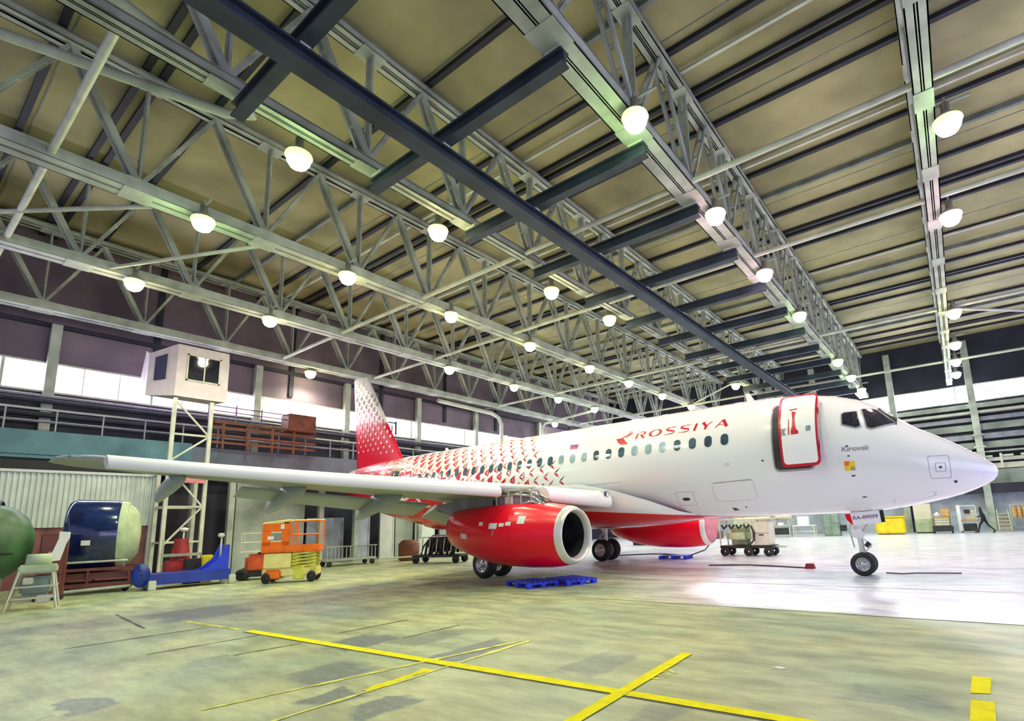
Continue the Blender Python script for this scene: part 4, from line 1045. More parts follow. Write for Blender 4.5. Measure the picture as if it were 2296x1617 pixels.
# ---- blue maintenance stand
t = thing('engine_stand', (0, 0, 0), 'low blue steel engine stand with raised triangular end brackets', 'stand')
b = MB(); 
for y in (-.55, .55): b.beam((-1.6, y, .28), (1.6, y, .28), .12, .30)
for x in (-1.5, -.5, .5, 1.5): b.beam((x, -.55, .28), (x, .55, .28), .12, .25)
b.box(-1.55, 1.55, -.5, .5, .38, .42); b.build('base_frame', 'blue_d', t)
for y in (-.55, .50):
    b = MB(); b.prism([(.35, y, .42), (1.5, y, .42), (1.5, y, 1.15), (1.35, y, 1.15), (1.1, y, .75), (.7, y, .52)], (0, .05, 0)); b.build('gusset', 'blue', t)
b = MB(); b.lathe([(-.12, .03), (-.12, .32), (.12, .32), (.12, .03)], c=(-1.75, -.5, .42), ax='y', n=24); b.build('end_drum', 'blue_d', t)
for x, y in ((-1.35, -.62), (1.65, -.62), (-1.35, .62), (1.65, .62)):
    b = MB(); b.bevbox(x-.14, x+.14, y-.12, y+.12, .0, .26, .02); b.build('jack_foot', 'steel2', t)
b = MB(); b.tube([(1.2, -.3, .42), (1.2, -.3, 1.4)], .04, 8); b.bevbox(1.05, 1.3, -.4, -.2, 1.38, 1.5, .03); b.build('clamp_post', 'steel2', t)
place(t, (-22.4, 7.3, 0), radians(82)); t.scale = (.76, .9, 1.2)
t = thing('red_compressor', (0, 0, 0), 'dark red machine standing behind the blue stand', 'machine')
b = MB(); b.bevbox(-.5, .45, -.35, .35, .05, .75, .05); b.build('housing', 'dred', t)
b = MB(); b.tube([(0, 0, .75), (0, 0, 1.5)], [.33, .22], 16); b.build('red_bell', 'dred', t)
b = MB(); b.lathe([(0, .0), (0, .1), (.1, .16), (.14, .0)], c=(0.05, 0, 1.75), n=16); b.tube([(0.05, 0, 1.45), (.05, 0, 1.78)], .03, 6); b.build('white_cap', 'white', t)
b = MB(); b.beam((-.6, -.4, .95), (.6, -.4, .95), .06, .1); b.beam((-.6, -.4, .1), (-.6, -.4, 1.5), .06, .06); b.beam((.6, -.4, .1), (.6, -.4, .95), .06, .06); b.build('frame', 'steel', t)
place(t, (-24.6, 7.75, 0), radians(80)); t.scale = (1, 1, 1.1)
t = thing('barrier_panel', (0, 0, 0), 'yellow and black boxes on the blue stand', 'box')
b = MB(); b.bevbox(-.5, 0, -.2, .2, 0, .72, .02); b.build('black_panel', 'black', t)
b = MB(); b.bevbox(0, .38, -.2, .2, 0, .80, .03); b.build('yellow_panel', 'yellow', t)
place(t, (-23.45, 8.05, .0), radians(82)); t.scale = (1, 1, 1.25)
# ---- navy engine cowl on transport cradle
t = thing('stored_cowl', (0, 0, 0), 'glossy navy barrel-shaped engine cowl lying on a brown cradle', 'engine cowl')
b = MB(); b.lathe([(-.95, .90), (-.97, .96), (-.92, 1.08), (-.7, 1.14), (.75, 1.10), (.85, 1.08)], c=(0, 0, 1.74), ax='x', n=44); b.build('barrel', 'navy', t)
b = MB(); b.lathe([(-.95, .90), (-.5, .88), (.6, .84)], c=(0, 0, 1.74), ax='x', n=40); b.build('inner_duct', 'dark', t)
b = MB(); b.lathe([(.85, 1.08), (1.12, 1.04), (1.14, 1.0), (.6, .84)], c=(0, 0, 1.74), ax='x', n=40); b.build('pale_rim', 'pale_green', t)
b = MB(); b.lathe([(1.12, .98), (1.35, .85), (1.55, .6), (1.62, .02)], c=(0, 0, 1.74), ax='x', n=32); b.build('rear_cone', 'pale_green', t)
b = MB(); b.prism([(-.3, -1.13, 1.45), (.0, -1.13, 1.45), (.0, -1.14, 1.60), (-.3, -1.14, 1.60)], (0, -.03, 0)); b.build('label_plate', 'white', t)
b = MB()
for y in (-.8, .8): b.beam((-1.1, y, .72), (1.6, y, .72), .1, .09); b.beam((-1.1, y, .25), (1.6, y, .25), .12, .12)
for x in (-1.0, 0, 1.4):
    b.beam((x, -.8, .28), (x, .8, .28), .1, .1); b.beam((x, -.8, .25), (x, -.8, .75), .08, .08); b.beam((x, .8, .25), (x, .8, .75), .08, .08)
b.box(-.9, 1.5, -.72, .72, .42, .62); b.build('cradle_frame', 'brown', t)
b = MB()
for y in (-.84, .84): b.tube([(-1.1, y, .95), (1.3, y, .95)], .035, 8); b.tube([(-.8, y, .1), (1.5, y, .16)], .05, 8)
b.build('side_tubes', 'steel2', t)
for x in (-.9, 1.3):
    for y in (-.7, .7): b = MB(); b.lathe([(-.06, .04), (-.06, .15), (.06, .15), (.06, .04)], c=(x, y, .15), ax='y', n=16); b.build('wheel', 'black', t)
place(t, (-23.9, 5.05, 0), radians(72)); t.scale = (.74, .95, 1.07)
# ---- brown cabinet and white cloth
t = thing('cabinet', (0, 0, 0), 'reddish-brown metal cabinet between the green tank and navy cowl', 'cabinet')
b = MB(); b.bevbox(-.3, .3, -.25, .25, .12, 1.95, .02); b.build('body', 'brown', t)
b = MB(); b.bevbox(-.27, .27, -.27, -.25, .75, 1.90, .01); b.build('door', 'brown', t)
b = MB(); b.box(-.10, .08, -.28, -.271, 1.30, 1.42); b.box(-.06, .05, -.28, -.271, 1.15, 1.24); b.build('faded_notice', 'pink', t)
b = MB(); b.bevbox(-.32, .32, -.27, .27, 0, .14, .02); b.build('plinth', 'dark', t)
place(t, (-22.3, 3.8, 0), radians(75))
# ---- green tank
t = thing('storage_tank', (0, 0, 0), 'large dull green rounded tank at the left edge of the hangar', 'tank')
b = MB(); b.lathe([(-1.75, .02), (-1.72, .35), (-1.55, .75), (-1.2, 1.05), (-.6, 1.22), (0, 1.25), (.6, 1.22), (1.2, 1.05), (1.55, .75), (1.72, .35), (1.75, .02)], c=(0, 0, 1.72), ax='x', n=40); b.build('shell', 'green_tank', t)
b = MB(); b.lathe([(-.02, 1.235), (.03, 1.265), (.08, 1.235)], c=(.9, 0, 1.72), ax='x', n=40); b.tube([(-1.5, -1.0, 1.35), (0, -1.22, 1.40), (1.4, -.98, 1.42)], .03, 6); b.build('seam_band', 'dark', t)
for x in (-1, 1):
    b = MB(); b.box(x-.1, x+.1, -.9, .9, 0, .85); b.build('saddle', 'steel', t)
place(t, (-23.4, 1.75, 0), radians(78))
# ---- white bent duct, tripod machine, yellow dolly
t = thing('work_pedestal', (0, 0, 0), 'pale machine pedestal on a splayed white-legged frame at left', 'machine')
b = MB(); b.bevbox(-.45, .45, -.3, .3, .78, .98, .04); b.lathe([(-.3, .0), (-.3, .14), (.3, .14), (.3, .0)], c=(0, -.05, 1.08), ax='x', n=16); b.build('machine_head', 'pale_green', t)
b = MB()
for x, y in ((-.5, -.35), (.45, -.3), (-.5, .35), (.45, .3)): b.beam((x*.8, y*.8, .85), (x*1.25, y*1.25, 0), .05, .05)
for z in (.25, .5): b.beam((-.5, -.33, z), (.5, -.33, z), .04, .04); b.beam((-.5, .33, z), (.5, .33, z), .04, .04)
b.build('leg_frame', 'steel2', t)
b = MB(); b.bevbox(-.35, .35, -.25, .25, .3, .72, .06); b.build('gearbox', 'green_cab', t)
b = MB(); b.bevbox(-.3, -.05, -.33, -.2, .55, .7, .02); b.bevbox(.05, .4, -.34, -.2, .12, .3, .04); b.build('bracket', 'beige', t)
place(t, (-20.0, 3.15, 0), radians(75)); t.scale = (.8, .9, 1.15)
b = MB(); b.prism([(0, -.12, 0), (.22, -.12, .02), (.30, -.12, .45), (.36, -.12, .62), (.36, -.12, .78), (.16, -.12, .80), (.16, -.12, .60)], (0, .24, 0)); o = b.build('duct_elbow', 'white'); tag(o, 'bent white duct elbow standing on the pale pedestal', 'duct'); o.location = (-20.2, 3.35, 1.18); o.rotation_euler = (0, 0, radians(75))
t = thing('yellow_dolly', (0, 0, 0), 'low yellow-fronted trolley with pale tray at the lower left edge', 'trolley')
b = MB(); b.bevbox(-1.2, .35, -.5, .5, .10, .34, .03); b.build('deck', 'yellow', t)
b = MB(); b.bevbox(-1.25, .35, -.5, .5, .66, .86, .03); b.build('tray', 'pale_blue', t)
b = MB(); b.bevbox(-1.1, .25, -.42, .42, .36, .64, .03); b.build('bin', 'dark', t)
for x in (-1, .2):
    for y in (-.4, .4): b = MB(); b.lathe([(-.03, .02), (-.03, .07), (.03, .07), (.03, .02)], c=(x, y, .07), ax='y', n=14); b.build('caster', 'black', t)
place(t, (-19.8, 2.05, 0), radians(78)); t.scale = (1.05, .9, 1)

# ---- control cabin on its tower
t = thing('control_cabin', (-27.4, 9, 7.7), 'pinkish-white control cabin with dark windows perched on a steel tower', 'cabin')
xa, xb, ya, yb = -29.1, -27.0, 7.75, 9.75
b = MB()
prof = [(xb, ya, 7.75), (xb, yb, 7.75), (xb, yb, 10.15), (xb, ya, 10.15)]
# front face with chamfered near edge
b.add([(xb, ya+.0, 7.80), (xb, yb, 7.80), (xb, yb, 10.15), (xb, ya, 10.15),                       # 0-3 front
       (xa, ya-.75, 8.15), (xa, yb+.15, 8.05), (xa, yb+.15, 10.15), (xa, ya-.6, 10.15),          # 4-7 back
       (xb-1.0, ya-.75, 7.85), (xb-1.0, ya-.75, 9.75), (xb-.6, yb+.25, 7.95), (xb-.6, yb+.25, 9.9)],
      [(0, 1, 2, 3), (0, 3, 9, 8), (8, 9, 7, 4), (3, 2, 11, 6, 7, 9), (1, 10, 11, 2), (10, 5, 6, 11), (0, 8, 4, 5, 10, 1), (4, 7, 6, 5)])
b.build('shell', mat('cabin_pink_white', (.66, .58, .62), .6, 0, .06), t)
b = MB(); b.box(xb-.02, xb+.02, ya+.42, ya+1.02, 8.62, 9.72); b.build('window', 'cockpit', t)
b = MB(); b.box(xb-.02, xb+.02, ya+1.07, ya+1.62, 8.62, 9.72); b.build('window', 'cockpit', t)
b = MB(); b.box(xb-.02, xb+.035, ya+.36, ya+.42, 8.56, 9.78); b.box(xb-.02, xb+.035, ya+1.62, ya+1.68, 8.56, 9.78); b.box(xb-.02, xb+.035, ya+1.02, ya+1.07, 8.6, 9.74); b.box(xb-.02, xb+.035, ya+.36, ya+1.68, 8.56, 8.62); b.box(xb-.02, xb+.035, ya+.36, ya+1.68, 9.72, 9.78); b.build('window_frame', 'steel2', t)
n0 = Vector((xb, ya, 0)); n1 = Vector((xb-1.0, ya-.75, 0)); dd = (n1-n0); nn = Vector((dd.y, -dd.x, 0)).normalized(); nn = nn if nn.y < 0 else -nn
b = MB(); pts = [n0.lerp(n1, f)+nn*.02+Vector((0, 0, z)) for f, z in ((.35, 8.55), (.75, 8.50), (.75, 9.55), (.35, 9.70))]; b.prism(pts, nn*.02); b.build('window', 'cockpit', t)
tw = thing('cabin_tower', (-27.6, 8.6, 0), 'pale braced steel tower holding up the control cabin', 'tower')
for x, y, zt in ((-27.15, 7.85, 7.74), (-27.15, 9.25, 7.74), (-28.3, 7.85, 5.0), (-28.3, 9.25, 5.0)):
    b = MB(); b.box(x-.07, x+.07, y-.07, y+.07, 0, zt); b.build('post', 'steel2', tw)
b = MB()
for z0, z1 in ((7.6, 6.2), (5.0, 6.1), (4.6, 3.0), (1.4, 3.0)): b.beam((-27.15, 7.9 if z0 > z1 else 7.9, z0 if z0 > z1 else z0), (-27.15, 9.2, z1), .07, .07)
for z in (6.15, 4.9, 3.0, 1.5):
    b.beam((-27.15, 7.85, z), (-27.15, 9.25, z), .08, .08)
    if z > 5: continue
    b.beam((-28.3, 7.85, z), (-28.3, 9.25, z), .08, .08); b.beam((-27.15, 7.85, z), (-28.3, 7.85, z), .08, .08); b.beam((-27.15, 9.25, z), (-28.3, 9.25, z), .08, .08)
b.build('cross_bracing', 'steel2', tw)
b = MB(); b.box(-27.0, -26.95, 8.05, 9.2, 4.02, 4.38); tag(b.build('red_sign_board', 'pink'), 'faded red board fixed low on the cabin tower', 'board')
# brown tarpaulin box in front of the windows and brown rack
t = thing('brown_platform_crane', (-29.0, 14, 6), 'rust-brown steel rack with boxed end on the gallery', 'rack')
b = MB(); b.bevbox(-29.5, -28.6, 13.4, 14.9, 7.15, 8.1, .03); b.build('box_end', 'rust', t)
b = MB()
for z in (6.2, 6.55, 6.95, 7.2): b.beam((-28.8, 9.8, z), (-28.8, 15, z), .07, .12)
for y in (10.4, 11.5, 12.7, 13.8): b.beam((-28.8, y, 5.9), (-28.8, y, 7.3), .1, .1)
b.build('lattice', 'rust', t)
b = MB()
for z in (7.75, 8.0): b.tube([(-28.8, 9.7, z), (-28.8, 13.4, z)], .03, 6)
for y in (9.7, 10.9, 12.1): b.tube([(-28.8, y, 7.2), (-28.8, y, 8.1)], .03, 6)
b.build('hand_rail', mat('purple_rail', (.18, .06, .2), .5), t)
b = MB(); b.tube([(XL+.35, 20.9, 8.9), (XL+.35, 21.5, 8.9)], .05, 8); b.tube([(XL+.35, 21.5, 9.0), (XL+.35, 21.5, 8.1)], .07, 8); b.tube([(XL+.35, 21.2, 8.7), (XL+.35, 21.2, 8.0)], .04, 8); tag(b.build('wall_hoist', 'dark'), 'small dark hoist silhouetted on the window beside the fin', 'hoist')
b = MB(); b.tube([(-29.9, 24.5, 10.9), (-29.9, 30.0, 10.75), (-29.9, 30.8, 10.5), (-29.9, 31.1, 10.0), (-29.9, 31.1, 7.8)], .16, 12); tag(b.build('duct_pipe', 'steel2'), 'thick grey pipe bending down the wall behind the fuselage', 'pipe')
b = MB(); b.tube([(-23.5, 36, 11.0), (-29.2, 36.0, 10.6), (-29.6, 36, 10.2), (-29.6, 36, 9.6)], .12, 10); tag(b.build('duct_pipe', 'steel2'), 'thinner grey pipe bending down farther along the wall', 'pipe')

# ---- black engine trolley behind the near engine
t = thing('engine_trolley', (0, 0, 0), 'dark tangled engine trolley with towbar behind the red engine', 'trolley')
b = MB(); b.bevbox(-1.3, 1.3, -.5, .5, .28, .40, .03); b.build('deck', 'dark', t)
b = MB()
for k in range(10):
    x = -.9+.2*k; b.tube([(x, -.3+.06*(k % 3), .4), (x+.15, -.35, .8+.1*(k % 4)), (x+.3, .1, 1.25), (x+.1, .3, .5)], .05+.02*(k % 3), 6)
b.lathe([(-.7, .2), (-.4, .42), (.5, .40), (.8, .25)], c=(0, .05, .95), ax='x', n=20); b.build('machinery', 'dark', t)
b = MB()
for k in range(5): b.tube([(-.8+.4*k, -.42, .5), (-.7+.4*k, -.45, 1.2)], .03, 6)
b.tube([(-1.0, -.4, 1.25), (1.1, -.4, 1.28)], .03, 6); b.build('pipework', 'chrome', t)
for x in (-1.1, 1.1):
    for y in (-.45, .45): b = MB(); b.lathe([(-.06, .04), (-.06, .17), (.06, .17), (.06, .04)], c=(x, y, .17), ax='y', n=16); b.build('wheel', 'black', t)
b = MB(); b.tube([(-1.3, 0, .33), (-2.6, -.1, .28)], .04, 8); b.build('tow_bar', 'steel2', t)
place(t, (-21.2, 17.6, 0), radians(20))
b = MB(); b.lathe([(0, .45), (.1, .55), (.9, .55), (1.1, .35)], n=20); o = b.build('brown_drum', 'rust'); tag(o, 'brown drum standing behind the engine trolley', 'drum'); o.location = (-24.8, 18.4, 0)
# ---- railing cart under the tail
t = thing('service_platform', (0, 0, 0), 'low grey railed service platform under the wing trailing edge', 'platform')
b = MB(); b.bevbox(-1.3, 1.3, -.5, .5, .25, .35, .02); b.build('deck', 'steel', t)
b = MB()
for k in range(14): b.beam((-1.25+k*.19, -.48, .35), (-1.25+k*.19, -.48, .95), .03, .03)
b.tube([(-1.3, -.48, .95), (1.3, -.48, .95)], .03, 6); b.build('railing', 'steel', t)
for x in (-1.1, 1.1):
    for y in (-.4, .4): b = MB(); b.lathe([(-.04, .03), (-.04, .12), (.04, .12), (.04, .03)], c=(x, y, .12), ax='y', n=12); b.build('caster', 'black', t)
place(t, (-25.6, 15.3, 0), radians(84))

# ---- blue pallets
def pallet_mb():
    b = MB()
    for k in range(6): b.box(-.6, .6, -.5+k*.175, -.5+k*.175+.125, .12, .15)
    for x in (-.55, 0, .55):
        b.box(x-.06, x+.06, -.5, .5, .09, .12)
        for y in (-.43, 0, .43): b.box(x-.07, x+.07, y-.07, y+.07, .02, .09)
        b.box(x-.06, x+.06, -.5, .5, 0, .02)
    return b
for i, (x, y, z, rz, lab) in enumerate(((-10.0, 11.55, 0, -18, 'blue plastic pallet on the floor below the near engine'), (-9.35, 12.5, 0, -22, 'blue plastic pallet behind the first one below the engine'), (-10.35, 21.6, 0, 8, 'dark blue pallet lying far under the belly with a cable across'))):
    t = thing('pallet', (0, 0, 0), lab, 'pallet', 'blue pallets')
    pallet_mb().build('deck', 'blue', t); place(t, (x, y, z), radians(rz))
# ---- ground power cart
t = thing('ground_power_cart', (0, 0, 0), 'wheeled ground power cart with green tank and cream cabinet', 'cart')
b = MB(); b.bevbox(-1.15, 1.15, -.5, .5, .34, .46, .03); b.build('chassis', 'dark', t)
b = MB(); b.bevbox(-.9, .25, -.52, .52, .48, 1.26, .24); b.build('tank', 'pale_green', t)
b = MB(); b.bevbox(.38, 1.02, -.48, .48, .46, 1.5, .03); b.build('cabinet', 'beige', t)
b = MB(); b.box(.36, 1.04, -.49, -.475, .98, .99); b.box(.62, .82, -.49, -.478, .88, .93); b.build('cabinet_seam', 'dark', t)
b = MB(); b.bevbox(-1.2, 1.15, -.52, .52, 1.54, 1.60, .02); b.build('roof', 'beige', t)
for x in (-1.1, .32):
    for y in (-.48, .48): b = MB(); b.beam((x, y, .46), (x, y, 1.55), .05, .05); b.build('frame_post', 'beige', t)
b = MB()
for k in range(4): b.tube([(-1.0+.33*k, -.46, 1.35), (-.9+.33*k, -.5, 1.2), (-.75+.33*k, -.46, 1.35)], .05, 8)
b.tube([(.3, -.5, 1.3), (.45, -.54, 1.0), (.42, -.54, .7), (.2, -.52, .5)], .035, 8); b.build('hose', 'black', t)
b = MB(); b.bevbox(-1.55, -1.15, -.4, .1, .75, 1.1, .03); b.build('reel_box', 'pylon', t)
for x in (-.95, 0.1, .95):
    for y in (-.42, .42): b = MB(); b.lathe([(-.08, .05), (-.08, .17), (-.05, .2), (.05, .2), (.08, .17), (.08, .05)], c=(x, y, .2), ax='y', n=18); b.build('wheel', 'black', t)
b = MB(); b.tube([(1.1, 0, .4), (1.6, 0, .38)], .04, 8); b.build('tow_hitch', 'steel', t)
place(t, (-7.75, 23.6, 0), 0)
# ---- cables on the floor
b = MB(); b.tube([(-14.5, 22.2, .03), (-11.7, 21.9, .17), (-10.9, 21.8, .17), (-9.9, 22.1, .1), (-9.1, 21.9, .35), (-8.75, 21.6, .62)], .025, 6); tag(b.build('power_cable', 'black'), 'black cable running under the belly over the dark blue pallet', 'cable')
b = MB(); b.tube([(-7.6, 18.5, .02), (-6.3, 18.9, .02), (-5, 18.5, .02), (-4.2, 18.2, .02)], .02, 6); tag(b.build('floor_cable', 'dark'), 'thin dark cable ending at the red chock tailward of the nose wheel', 'cable')
b = MB(); b.prism([(-4.25, 18.1, 0), (-3.95, 18.1, 0), (-4.0, 18.1, .16), (-4.2, 18.1, .16)], (0, .22, 0)); tag(b.build('wheel_chock', 'dred'), 'dark red chock lying on the floor behind the nose wheel', 'chock')
b = MB(); b.tube([(-1.9, 17.2, .02), (-1.5, 17.0, .02), (-1.2, 17.3, .02), (-.2, 17.5, .02)], .015, 6); tag(b.build('chock_rope', 'dark'), 'thin dark rope on the floor ahead of the nose wheel', 'rope')

# ================================================================== FAR BAY (beyond the nose)
def boxes(name, loc, lab, cat, parts, rz=0, group=None):
    t = thing(name, (0, 0, 0), lab, cat, group)
    for nm, mt, bx, bv in parts:
        b = MB()
        for q in bx: b.bevbox(*q, bv)
        b.build(nm, mt, t)
    place(t, loc, rz); return t
boxes('skip_bin', (-4.4, 46.2, 0), 'yellow tub-shaped bin right beyond the nose wheel', 'bin', [('body', 'yellow', [(-.95, .95, -.6, .6, .06, 1.25)], .08), ('rim', 'yellow', [(-1.02, 1.02, -.66, .66, 1.22, 1.32)], .03), ('base', 'dark', [(-.8, .8, -.5, .5, 0, .08)], .01)])
for dx, lab in ((0, 'grey-green double cabinet left of the nose gear door'), ):
    boxes('storage_cabinet', (-8.1, 44.6, 0), lab, 'cabinet', [('body', 'green_cab', [(-.55, .55, -.4, .4, 0, 1.95)], .03), ('door', 'green_cab', [(-.52, -.01, -.43, -.4, .1, .95), (.01, .52, -.43, -.4, .1, .95), (-.52, -.01, -.43, -.4, 1.02, 1.9), (.01, .52, -.43, -.4, 1.02, 1.9)], .01), ('side_tray', 'dark', [(.6, .95, -.3, .3, .35, .8)], .03)])
boxes('tall_locker', (-2.35, 47.5, 0), 'beige locker with light green lower half beyond the nose', 'locker', [('upper_body', 'beige', [(-.55, .55, -.35, .35, 1.0, 2.15)], .02), ('lower_body', 'pale_green', [(-.55, .55, -.35, .35, .08, 1.0)], .02), ('plinth', 'dark', [(-.5, .5, -.3, .3, 0, .08)], .01)])
b = MB(); b.box(-3.35, -2.95, YF-.25, YF-.13, 0, 2.7); b.box(-3.6, -3.0, YF-.22, YF-.13, 0, 2.7); o = b.build('door_1', 'navy'); tag(o, 'dark blue doorway in the end wall', None, None, 'structure')
t = boxes('parts_cart', (-1.2, 46.6, 0), 'black-based parts cart loaded with yellow trays beyond the nose', 'cart', [('base', 'dark', [(-.62, .62, -.4, .4, .14, .52)], .05), ('shelf', 'cream', [(-.5, .5, -.35, .35, .62, .70), (-.5, .5, -.35, .35, .80, .88), (-.5, .5, -.35, .35, .98, 1.06)], .02), ('top', 'card', [(-.62, .62, -.42, .42, 1.12, 1.18)], .01), ('frame', 'rust', [(-.5, -.44, -.35, -.29, .5, 1.12), (.44, .5, -.35, -.29, .5, 1.12)], .01), ('foot', 'black', [(-.6, -.48, -.35, .35, 0, .14), (.48, .6, -.35, .35, 0, .14)], .02)])
b = MB(); b.bevbox(-1.62, -1.28, 46.4, 46.8, 1.18, 1.52, .1); tag(b.build('white_bundle', 'white'), 'white wrapped bundle on top of the parts cart', 'bundle')
b = MB(); b.bevbox(-1.2, -.68, 46.35, 46.85, 1.18, 1.75, .03); tag(b.build('carton', 'card'), 'brown carton on top of the parts cart beside the white bundle', 'box')
t = boxes('work_trolley', (.35, 47.4, 0), 'tall white-framed trolley with dark cases near the column', 'trolley', [('post', 'white', [(-.62, -.4, -.3, -.1, .1, 1.95), (.45, .5, -.3, -.25, .1, 1.9)], .02), ('handle', 'white', [(-.6, .5, -.32, -.28, 1.86, 1.9)], .01), ('shelf', 'card', [(-.45, .6, -.4, .3, .82, .9)], .02), ('case', 'dark', [(-.35, .45, -.35, .3, .1, .62), (-.2, .15, -.3, .2, 1.35, 1.62)], .03), ('panel', 'beige', [(-.15, .4, -.1, -.05, .9, 1.6)], .01), ('wheel', 'black', [(-.5, -.38, -.3, -.2, 0, .12), (.38, .5, -.3, -.2, 0, .12)], .03)])
# ladder steps
t = thing('step_ladder', (0, 0, 0), 'pale green step stand behind the walking person', 'steps')
b = MB()
for s in (-1, 1): b.beam((s*.35, -.45, 0), (s*.3, .35, 1.5), .06, .08)
b.build('rail', 'pale_green', t)
for k in range(5): b = MB(); b.bevbox(-.33, .33, -.42+.16*k, -.2+.16*k, .25*k+.22, .25*k+.27, .01); b.box(-.31, .31, -.21+.16*k, -.19+.16*k, .25*k+.02, .25*k+.24); b.build('step', 'beige', t)
place(t, (2.35, 48.0, 0))
t = thing('tool_rack', (0, 0, 0), 'rack with brown hanging coats at the right edge by the end wall', 'rack')
b = MB()
for x in (-.5, .5): b.beam((x, 0, 0), (x, 0, 1.9), .05, .05)
b.beam((-.5, 0, 1.85), (.5, 0, 1.85), .05, .05); b.beam((-.5, 0, .3), (.5, 0, .3), .05, .05); b.build('frame', 'steel', t)
for k in range(3): b = MB(); x = -.3+.28*k; b.tube([(x, -.05, 1.8), (x, -.06, 1.65), (x, -.07, 1.2), (x, -.06, .95)], [.03, .13, .15, .12], 8); b.build('coat', 'card', t)
place(t, (3.3, 47.9, 0))
boxes('motor_cart', (4.3, 47.2, 0), 'dark cart with a red top cut by the right picture edge', 'cart', [('body', 'dark', [(-.6, .6, -.4, .4, .2, 1.05)], .06), ('cover', 'pink', [(-.55, .5, -.38, .38, 1.05, 1.3)], .1), ('wheel', 'black', [(-.5, -.3, -.4, .4, 0, .2), (.3, .5, -.4, .4, 0, .2)], .05)])
# tables and shelves between power cart and cabinet
t = boxes('work_bench', (-12.0, 44.0, 0), 'cluttered workbench behind the ground power cart', 'bench', [('top', 'steel2', [(-1.0, 1.0, -.4, .4, .85, .92)], .01), *[('leg', 'steel2', [q], .005) for q in ((-.98, -.92, -.38, -.32, 0, .85), (.92, .98, -.38, -.32, 0, .85), (-.98, -.92, .32, .38, 0, .85), (.92, .98, .32, .38, 0, .85))], ('lower_shelf', 'green_cab', [(-.95, .95, -.36, .36, .15, .2)], .01)])
boxes('tool_chest', (-11.7, 44.0, .2), 'dark tool chest on the lower shelf of the workbench', 'chest', [('body', 'dark', [(-.5, .5, -.3, .3, 0, .48)], .03)])
boxes('machine_vise', (-12.3, 43.95, .92), 'grey machine standing on the workbench', 'machine', [('body', 'alu', [(-.35, .3, -.25, .25, 0, .45), (-.2, .15, -.2, .2, .45, .75)], .04), ('lid', 'white', [(.35, .75, -.2, .2, 0, .2)], .02)])
t = boxes('parts_table', (-9.9, 43.6, 0), 'pale parts table with white sheets left of the green cabinet', 'table', [('top', 'white', [(-.8, .8, -.4, .4, .82, .88)], .01), *[('leg', 'steel2', [q], .005) for q in ((-.78, -.72, -.38, -.32, 0, .82), (.72, .78, -.38, -.32, 0, .82), (-.78, -.72, .32, .38, 0, .82), (.72, .78, .32, .38, 0, .82))], ('rail', 'steel2', [(-.75, .75, -.37, -.33, .38, .44)], .005)])
boxes('white_crate', (-9.9, 43.7, .88), 'white crate on the pale parts table', 'crate', [('body', 'white', [(-.45, .3, -.3, .3, 0, .7)], .03), ('lid', 'pale_blue', [(-.47, .32, -.32, .32, .7, .76)], .01)])
b = MB(); b.tube([(-15.5, 44.5, 1.4), (-11.0, 44.5, 1.55)], .18, 12); b.tube([(-15.2, 44.5, 0), (-15.2, 44.5, 1.4)], .05, 8); b.tube([(-11.3, 44.5, 0), (-11.3, 44.5, 1.5)], .05, 8); tag(b.build('roller_tube', 'beige'), 'long pale roll on stands above the workbench', 'roll')
boxes('far_locker', (-15.2, 46.5, 0), 'grey-green locker far behind the power cart', 'locker', [('body', 'green_cab', [(-1.2, .8, -.4, .4, 0, 1.9)], .03), ('door', 'pale_green', [(-1.15, -.25, -.43, -.4, .1, 1.8), (-.15, .75, -.43, -.4, .1, 1.8)], .01)])
# more boxes deep under the aircraft
boxes('test_console', (-17.5, 33.0, 0), 'dark console with pale screens glimpsed under the belly', 'console', [('body', 'dark', [(-1.4, 1.4, -.5, .5, .2, 1.5)], .06), ('screen', 'pale_green', [(-.9, -.2, -.54, -.5, .85, 1.2), (-.1, .3, -.54, -.5, .85, 1.2)], .01), ('base', 'black', [(-1.3, 1.3, -.45, .45, 0, .2)], .02)])

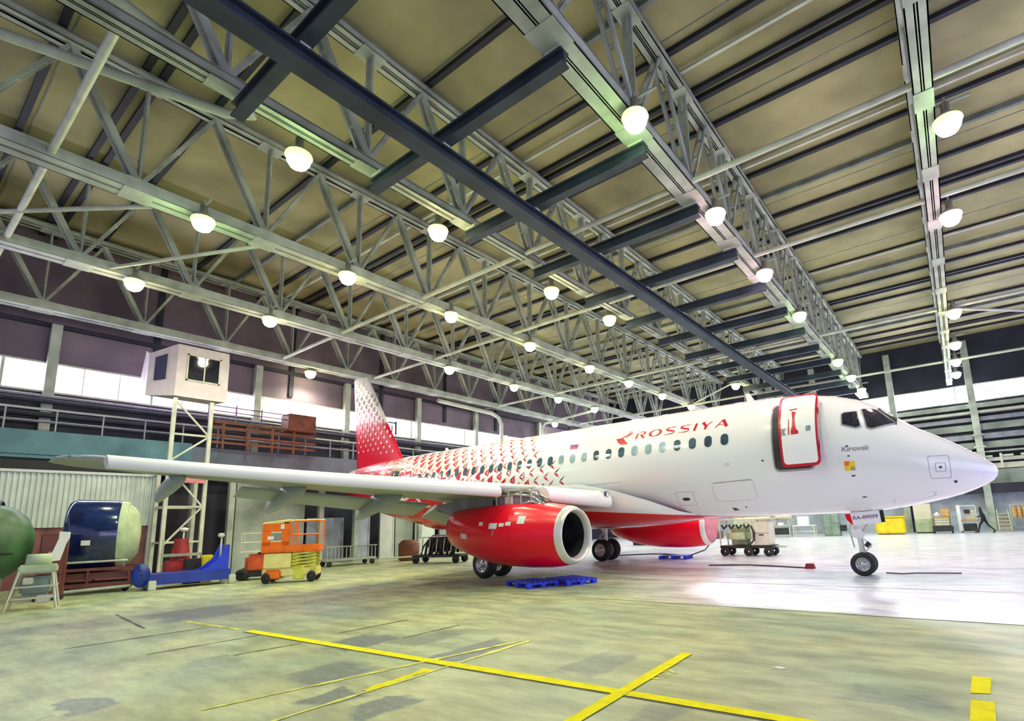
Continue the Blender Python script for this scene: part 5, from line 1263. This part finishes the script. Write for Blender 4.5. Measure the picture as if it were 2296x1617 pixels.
# ================================================================== WALKING PERSON
def person(loc, rz):
    t = thing('person', (0, 0, 0), 'person in dark work clothes striding along the end wall', 'person')
    J = {'pelvis': (0, 0, .95), 'chest': (0, .08, 1.25), 'neck': (0, .12, 1.50), 'head': (0, .15, 1.58), 'crown': (0, .15, 1.74),
         'hl': (-.10, 0, .92), 'kl': (-.11, .26, .54), 'al': (-.11, .38, .10), 'tl': (-.12, .56, .05),
         'hr': (.10, 0, .92), 'kr': (.11, -.16, .52), 'ar': (.11, -.50, .17), 'tr': (.12, -.40, .04),
         'sl': (-.19, .11, 1.43), 'el': (-.24, -.06, 1.16), 'wl': (-.22, .08, .94), 'fl': (-.21, .13, .86),
         'sr': (.19, .11, 1.43), 'er': (.24, .18, 1.15), 'wr': (.20, .40, 1.10), 'fr': (.18, .47, 1.10)}
    E_ = [('pelvis', 'chest'), ('chest', 'neck'), ('neck', 'head'), ('head', 'crown'), ('pelvis', 'hl'), ('hl', 'kl'), ('kl', 'al'), ('al', 'tl'), ('pelvis', 'hr'), ('hr', 'kr'), ('kr', 'ar'), ('ar', 'tr'), ('neck', 'sl'), ('sl', 'el'), ('el', 'wl'), ('wl', 'fl'), ('neck', 'sr'), ('sr', 'er'), ('er', 'wr'), ('wr', 'fr')]
    R = {'pelvis': .15, 'chest': .16, 'neck': .065, 'head': .085, 'crown': .075, 'hl': .10, 'hr': .10, 'kl': .065, 'kr': .065, 'al': .045, 'ar': .045, 'tl': .035, 'tr': .035, 'sl': .075, 'sr': .075, 'el': .05, 'er': .05, 'wl': .032, 'wr': .032, 'fl': .03, 'fr': .03}
    ks = list(J); me = bpy.data.meshes.new('body'); me.from_pydata([J[k] for k in ks], [(ks.index(a), ks.index(c)) for a, c in E_], [])
    o = bpy.data.objects.new('body', me); COL.objects.link(o); o.parent = t
    sk = o.modifiers.new('skin', 'SKIN')
    for i, k in enumerate(ks):
        me.skin_vertices[0].data[i].radius = (R[k], R[k]); me.skin_vertices[0].data[i].use_root = (k == 'pelvis')
    sb = o.modifiers.new('sub', 'SUBSURF'); sb.levels = 1; sb.render_levels = 2
    me.materials.append(M['cloth'])
    b = MB(); b.lathe([(-.11, .01), (-.10, .05), (-.04, .075), (.03, .085), (.09, .07), (.12, .01)], c=(0, .16, 1.64), n=14); b.tube([(0, .24, 1.63), (0, .265, 1.61)], .012, 6); b.build('face', 'skin', t)
    b = MB(); b.lathe([(-.04, .088), (.03, .095), (.09, .08), (.13, .01)], c=(0, .14, 1.65), n=14); b.build('hair', 'hair', t)
    for (p, d) in (((-.21, .13, .86), (0, .03, -.1)), ((.18, .47, 1.10), (0, .1, .0))):
        b = MB(); p = Vector(p); d = Vector(d)
        for k in range(5):
            off = Vector((.018*(k-2), 0, 0)); b.tube([p+off*.6, p+off+d*.5, p+off+d*(.85+.05*(k % 3))+Vector((0, .01, 0))], [.012, .009, .007], 6)
        b.build('hand', 'skin', t)
    for k in ('l', 'r'):
        a = Vector(J['a'+k]); q = Vector(J['t'+k]); b = MB(); b.tube([a+Vector((0, -.06, -.04)), a+Vector((0, 0, -.03)), q+Vector((0, 0, -.005)), q+Vector((0, .05, -.01))], [.035, .05, .04, .03], 10); b.build('shoe', 'black', t)
    place(t, loc, rz); return t
person((1.2, 46.2, 0.0), radians(75))
